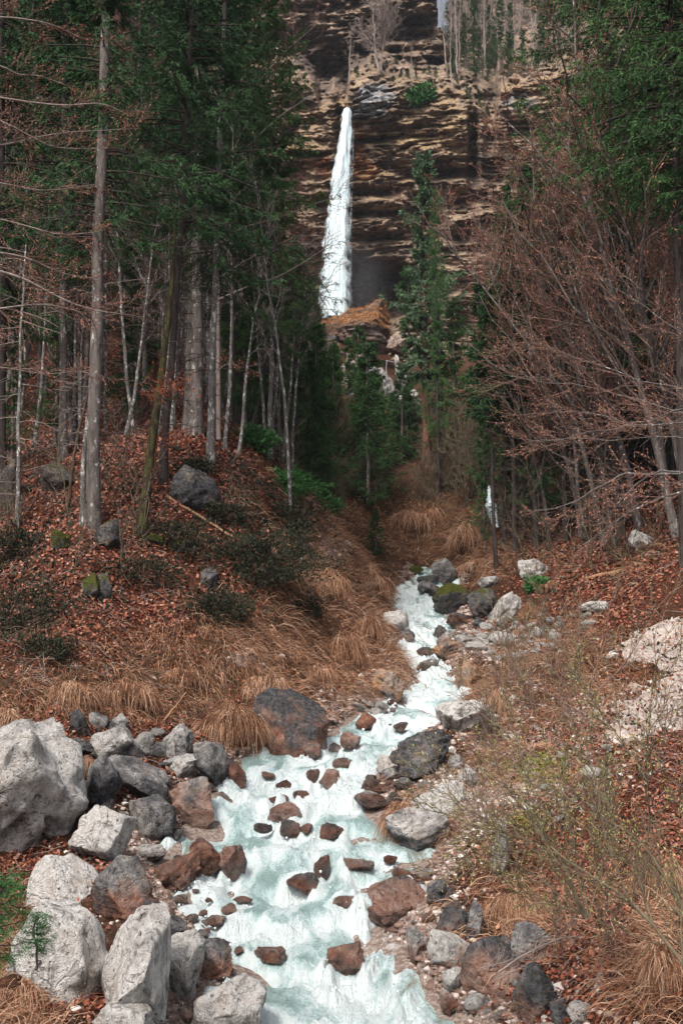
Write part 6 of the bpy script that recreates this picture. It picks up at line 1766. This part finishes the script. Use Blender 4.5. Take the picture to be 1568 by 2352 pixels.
WM = [
 ([(1345, 2110), (1299, 1993), (1234, 1893), (1154, 1818), (1130, 1740)], 9.4, 9.8, .022), ([(1340, 2105), (1259, 1978), (1204, 1940), (1034, 1870), (950, 1850)], 9.4, 9.4, .020), ([(1335, 2100), (1284, 2080), (1214, 2070), (1130, 2010)], 9.4, 9.3, .015),
 ([(1350, 2105), (1229, 1905), (1084, 1873), (1024, 1808), (985, 1740)], 9.4, 9.8, .018), ([(1350, 2110), (1330, 1980), (1290, 1850), (1280, 1760)], 9.4, 10, .018), ([(1345, 2110), (1270, 1950), (1130, 1900), (1060, 1960)], 9.4, 9.3, .014),
 ([(1352, 2110), (1380, 1990), (1400, 1880), (1405, 1760)], 9.4, 9.9, .015), ([(1340, 2105), (1200, 1980), (1100, 1950), (1010, 2010)], 9.4, 9.1, .014), ([(1345, 2105), (1310, 1930), (1220, 1830), (1180, 1700), (1160, 1640)], 9.4, 10.2, .016)]
limb_tree('willow', 'many stemmed budding willow bush on the right bank below the narrow pale slab', 'shrub', WM, hit(1345, 2110), 'twig_olive', 'twig_olive', 'catkin', 812, 15, 7, .28, .25, .0044, 3, .027, up=.25)
WN = [([(1340, 1640), (1200, 1560), (1150, 1480), (1130, 1390)], 14, 14.5, .02), ([(1190, 1700), (1100, 1640), (1030, 1560), (985, 1440)], 13, 13.6, .013), ([(1330, 1600), (1300, 1480), (1240, 1380), (1228, 1300)], 15, 15, .016), ([(1340, 1600), (1390, 1480), (1400, 1380), (1430, 1300)], 14.5, 15, .016), ([(1340, 1620), (1240, 1500), (1190, 1420)], 14, 14, .013), ([(1345, 1610), (1440, 1520), (1500, 1400), (1568, 1330)], 14, 14.5, .02), ([(1340, 1620), (1330, 1500), (1330, 1400)], 14, 14.5, .014)]
limb_tree('willow', 'thin reddish shrub of upright rods on the right slope below the gravel path', 'shrub', WN, hit(1340, 1640), 'twig_red', 'twig_olive', 'catkin', 813, 13, 5, .26, .3, .0048, 2, .024, up=.3)
DT = [([(1144, 2233), (1199, 2193), (1284, 2153), (1330, 2150)], 10.2, 10.4, .02), ([(1100, 2225), (1160, 2210), (1240, 2180)], 10.1, 10.4, .014), ([(1140, 2250), (1200, 2220), (1250, 2190)], 10.1, 10.3, .012)]
limb_tree('dead_branch', 'dead pale branch lying over the large dark red brown boulder', 'branch', DT, P(1280, 2200, 10.4), 'twig_pale', 'twig_pale', 'catkin', 814, 7, 3, .3, .2, .004, 0)
leaf_mound('green_bush', 1245, 1765, 150, 90, 'yellow green budding bush in the middle of the right slope', 'shrub', M['willowleaf'], 815, 900, .026, None, False, .6, .2, Y=10.5)
leaf_mound('green_bush', 1215, 1880, 90, 50, 'small yellow green sprigs above the narrow pale slab', 'shrub', M['willowleaf'], 816, 350, .026, None, False, .6, .2, Y=10.2)

g = np.random.default_rng(820)
BSR = bare_kind(45, 2.2, .016, 'twig_red', 'twig_olive', 'catkin', lean=(-.05, 0), nl=4, ns_=4, nt_=3, ll=.5, up=.5, ang=(.3, .7), crown0=.15, stems=4, twr=.0045, bud=2, budL=.03, wob=.25)
for (px, py, sc) in ((1330, 1500, .8), (1280, 1580, .8), (1220, 1640, .7), (1180, 1560, .8), (1240, 1470, .8), (1150, 1640, .7), (1120, 1720, .6), (1300, 1680, .6), (1520, 1760, .6), (1110, 1900, .5), (1400, 1960, .55), (1460, 2080, .5), (1120, 2020, .5), (1300, 2230, .45), (1420, 2250, .5)):
    BSR.put('bare_shrub', 'thin budding shrub of reddish rods on the right bank', 'shrub', hit(px, py) - np.array([0, 0, .05]), sc, g.uniform(0, 6.28), 0, 'thin shrubs on the right bank')
BSL = bare_kind(46, 3.0, .018, 'twig_olive', 'twig_dark', lean=(.05, 0), nl=6, ns_=4, nt_=3, ll=.4, up=.25, ang=(.5, 1.1), crown0=.1, stems=2, twr=.005, bud=1, budL=.05, wob=.3)
for i in range(24):
    px, py = g.uniform(-40, 700), g.uniform(1040, 1420)
    if py > 1150 + (700 - px) * .45: continue
    BSL.put('bare_sapling', 'leafless sapling with fine pale twigs in the leaves of the left slope', 'sapling', hit(px, py) - np.array([0, 0, .05]), g.uniform(.6, 1.3), g.uniform(0, 6.28), g.uniform(-.2, .2), 'leafless saplings on the left slope')
for i in range(26):
    px, py = g.uniform(1180, 1640), g.uniform(1170, 1330)
    BSL.put('bare_sapling', 'leafless sapling with fine twigs under the beeches on the right slope', 'sapling', hit(px, py) - np.array([0, 0, .05]), g.uniform(.7, 1.5), g.uniform(0, 6.28), g.uniform(-.3, .1), 'leafless saplings on the right slope')
# dark slim trunks deep in the right wood
DRK = [spruce_kind(70 + k, 20, 9 + 2 * k, 2.2, 110, 14, 8, M['needle'], M['bark_dark'], .13, bl=.28, bw=.07) for k in range(2)]
for i in range(44):
    u = g.uniform(1120, 1720); Y = g.uniform(50, 76)
    DRK[i % 2].put('spruce', 'slim dark trunked spruce deep in the wood on the right', 'tree', base_at(u, Y), g.uniform(.6, .9), g.uniform(0, 6.28), g.uniform(-.04, .04), 'slim dark spruces of the right wood')
for (px, py, sc) in ((1182, 1270, .9), (1228, 1262, 1.0), (1300, 1245, .85), (1420, 1225, .9)):
    DRK[int(px) % 2].put('spruce', {1182: 'slim dark spruce trunk left of the two by the log bridge', 1228: 'dark spruce trunk at the right end of the log bridge', 1300: 'dark spruce trunk left of the pale crooked beech', 1420: 'dark spruce trunk right of the pale crooked beech'}[px], 'tree', hit(px, py) - np.array([0, 0, .1]), sc, px, 0, 'dark trunks by the bridge')

# ------------------------------------------------------------------ logs, sticks, stump
def log(name, label, a, b, ya, yb, dia, m, seed=1, cat='log', taper=.8):
    g = np.random.default_rng(seed)
    A_, B_ = P(*a, ya), P(*b, yb)
    s = np.linspace(0, 1, 8)
    p = (A_ + (B_ - A_) * s[:, None]) - A_
    p[1:-1] += g.normal(size=(6, 3)) * dia * .12
    r = dia / 2 * (1 - (1 - taper) * s)
    p = np.concatenate([p[:1], p, p[-1:]]); r = np.concatenate([[r[0] * .05], r, [r[-1] * .05]])
    mb = MB(); tubes(mb, p[None], r[None] * np.concatenate([[1], 1 + .06 * g.normal(size=8), [1]]), 10)
    return tag(link(name, mb.mesh(name), M[m], loc=A_), label, cat)
ha, hb = hit(1258, 1356), hit(1428, 1316)
log('fallen_pole', 'pale stripped pole lying on the leaves right of the bend', (1258, 1350), (1432, 1309), ha[1], hb[1], .20, 'wood', 2)
log('log_bridge', 'dark log spanning the gully in front of the hidden cascade', (1142, 1250), (1222, 1248), 54.5, 54.5, .26, 'wood_dark', 3)
log('fallen_log', 'dark log sloping down from the log bridge to the right', (1150, 1250), (1196, 1304), 54, 51, .26, 'wood_dark', 4)
log('fallen_branch', 'thin reddish fallen branch lying down the slope below the crossing trunks', (384, 1141), (545, 1238), hit(384, 1146)[1], hit(545, 1244)[1], .12, 'wood', 5, 'branch', .5)
log('stump', 'short grey sawn stump in the dry grass of the left spur', (686, 1318), (684, 1284), hit(686, 1314)[1], hit(686, 1314)[1], .42, 'wood_grey', 6, 'stump', .95)
log('stump', 'broken grey post stump beside the stream above the tan rounded boulder', (856, 1372), (850, 1340), hit(856, 1370)[1], hit(856, 1370)[1], .4, 'wood_grey', 7, 'stump', .9)
log('stick', 'bare stick poking up between the grass tufts on the left bank', (372, 1662), (428, 1590), hit(372, 1662)[1], hit(372, 1662)[1] + .2, .05, 'wood', 8, 'stick', .5)
log('stick', 'short thick stick lying among the grey boulders on the left bank', (328, 1686), (374, 1682), hit(328, 1686)[1], hit(374, 1684)[1], .12, 'wood_dark', 9, 'stick', .9)
log('stick', 'dark stick stuck in the bank left of the upper chute', (866, 1480), (894, 1512), hit(866, 1484)[1], hit(894, 1508)[1], .12, 'wood_dark', 10, 'stick', .7)
# twigs lying about
pts, g = scatter(2600, LEAF + GRASS, 9, 60, 95)
n = len(pts)
nn = gnormal(pts)
d = norm(np.cross(nn, randdir(n, g)) + .12 * randdir(n, g))
L = g.uniform(.2, .8, n) * np.clip(pts[:, 1] / 20, .7, 2)
s = np.linspace(-.5, .5, 4)
pp = pts[:, None] + nn[:, None] * .05 + d[:, None] * (L[:, None] * s)[..., None] + g.normal(size=(n, 4, 3)) * .02
mb = MB(); tubes(mb, pp, np.full((n, 1), .006) * np.clip(pts[:, 1:2] / 20, .7, 2) * np.linspace(1, .6, 4), 4)
o = link('fallen_twigs', mb.mesh('fallen_twigs'), M['twig_pale'])
tag(o, 'fallen twigs strewn over leaves and grass', 'twigs', kind='stuff')
# dark green ivy and bilberry on the slopes
COV = [(60, 1420, 140, 120, .9), (330, 1300, 200, 80, .5), (560, 1330, 170, 110, .9), (500, 1180, 140, 70, .6), (250, 1140, 140, 60, .5), (30, 1200, 90, 120, .7), (660, 1150, 110, 60, .7), (1450, 1260, 160, 50, .4), (1330, 1350, 90, 30, .4), (300, 1520, 250, 50, .25), (1300, 1800, 250, 200, .12), (750, 1100, 300, 60, .5)]
pts, g = scatter(46000, COV, 10, 75, 96, power=1.3)
n = len(pts)
nn = gnormal(pts)
d = norm(nn * .6 + randdir(n, g) * .9)
mb = MB()
L = g.uniform(.06, .16, n) * np.clip(pts[:, 1] / 22, .7, 2.4)
kites(mb, pts + nn * (g.random((n, 1)) * .16), d, norm(np.cross(d, randdir(n, g))), L, L * .45, np.clip(g.normal(.5, .25, n), 0, 1))
o = link('ground_cover', mb.mesh('ground_cover', False), M['heather'])
tag(o, 'dark heather and ivy leaves spread between the fallen leaves', 'ground cover', kind='stuff')
# young fir at the left edge in front
YF = spruce_kind(90, 1.5, .1, .62, 60, 14, 18, M['juniper'], M['bark_grey'], .02, bl=.045, bw=.010, droop=.15)
FB = P(-18, 2300, 8.6); FB[2] = min(FB[2], float(ground(FB[0], FB[1])) + .1)
YF.put('young_fir', 'little bright green fir reaching in at the left edge in front of the white boulders', 'tree', P(-30, 2215, 8.6), .50, 1.0, .1)
YF.put('young_fir', 'tiny fir seedling under the long white boulder at the left edge', 'tree', P(84, 2196, 9.2), .24, 2.0, 0)

# spray hanging in the air at the foot of the waterfall
def mist(px, py, Y, rx, ry, rz, dens):
    m = bpy.data.materials.new('spray_mist'); m.use_nodes = True
    t = m.node_tree
    t.nodes.remove(t.nodes['Principled BSDF'])
    v = t.nodes.new('ShaderNodeVolumePrincipled')
    v.inputs['Color'].default_value = (0.85, 0.88, 0.95, 1)
    g_ = NG(t)
    ln = g_.n('ShaderNodeVectorMath', operation='LENGTH')
    g_.l(g_.coord('Object', (1 / rx, 1 / ry, 1 / rz)), ln.inputs[0])
    g_.l(g_.math('MULTIPLY', g_.step(ln.outputs['Value'], 1.0, 0.1), dens), v.inputs['Density'])
    t.links.new(v.outputs[0], t.nodes['Material Output'].inputs['Volume'])
    vv, tt_ = ico(3)
    o = link('mist', MB().add(vv * np.array([rx, ry, rz]), None, tt_).mesh('mist'), m, loc=P(px, py, Y))
    tag(o, 'pale spray drifting beside the foot of the waterfall', 'mist', kind='stuff')
mist(806, 660, 144, 7.5, 5, 9.5, .022)

# ------------------------------------------------------------------ thin air in the valley
HZ = bpy.data.materials.new('valley_air'); HZ.use_nodes = True
t = HZ.node_tree
t.nodes.remove(t.nodes['Principled BSDF'])
v = t.nodes.new('ShaderNodeVolumePrincipled')
v.inputs['Color'].default_value = (0.80, 0.85, 0.95, 1)
v.inputs['Density'].default_value = 0.00016
t.links.new(v.outputs[0], t.nodes['Material Output'].inputs['Volume'])
lo_, hi_ = np.array([-420., -40., -8.]), np.array([420., 420., 330.])
cv = np.array([[x, y, z] for x in (lo_[0], hi_[0]) for y in (lo_[1], hi_[1]) for z in (lo_[2], hi_[2])])
hz = link('haze', MB().add(cv, [[0, 1, 3, 2], [4, 6, 7, 5], [0, 4, 5, 1], [2, 3, 7, 6], [0, 2, 6, 4], [1, 5, 7, 3]]).mesh('haze', False), HZ)
tag(hz, 'thin cool air filling the valley', 'haze', kind='stuff')
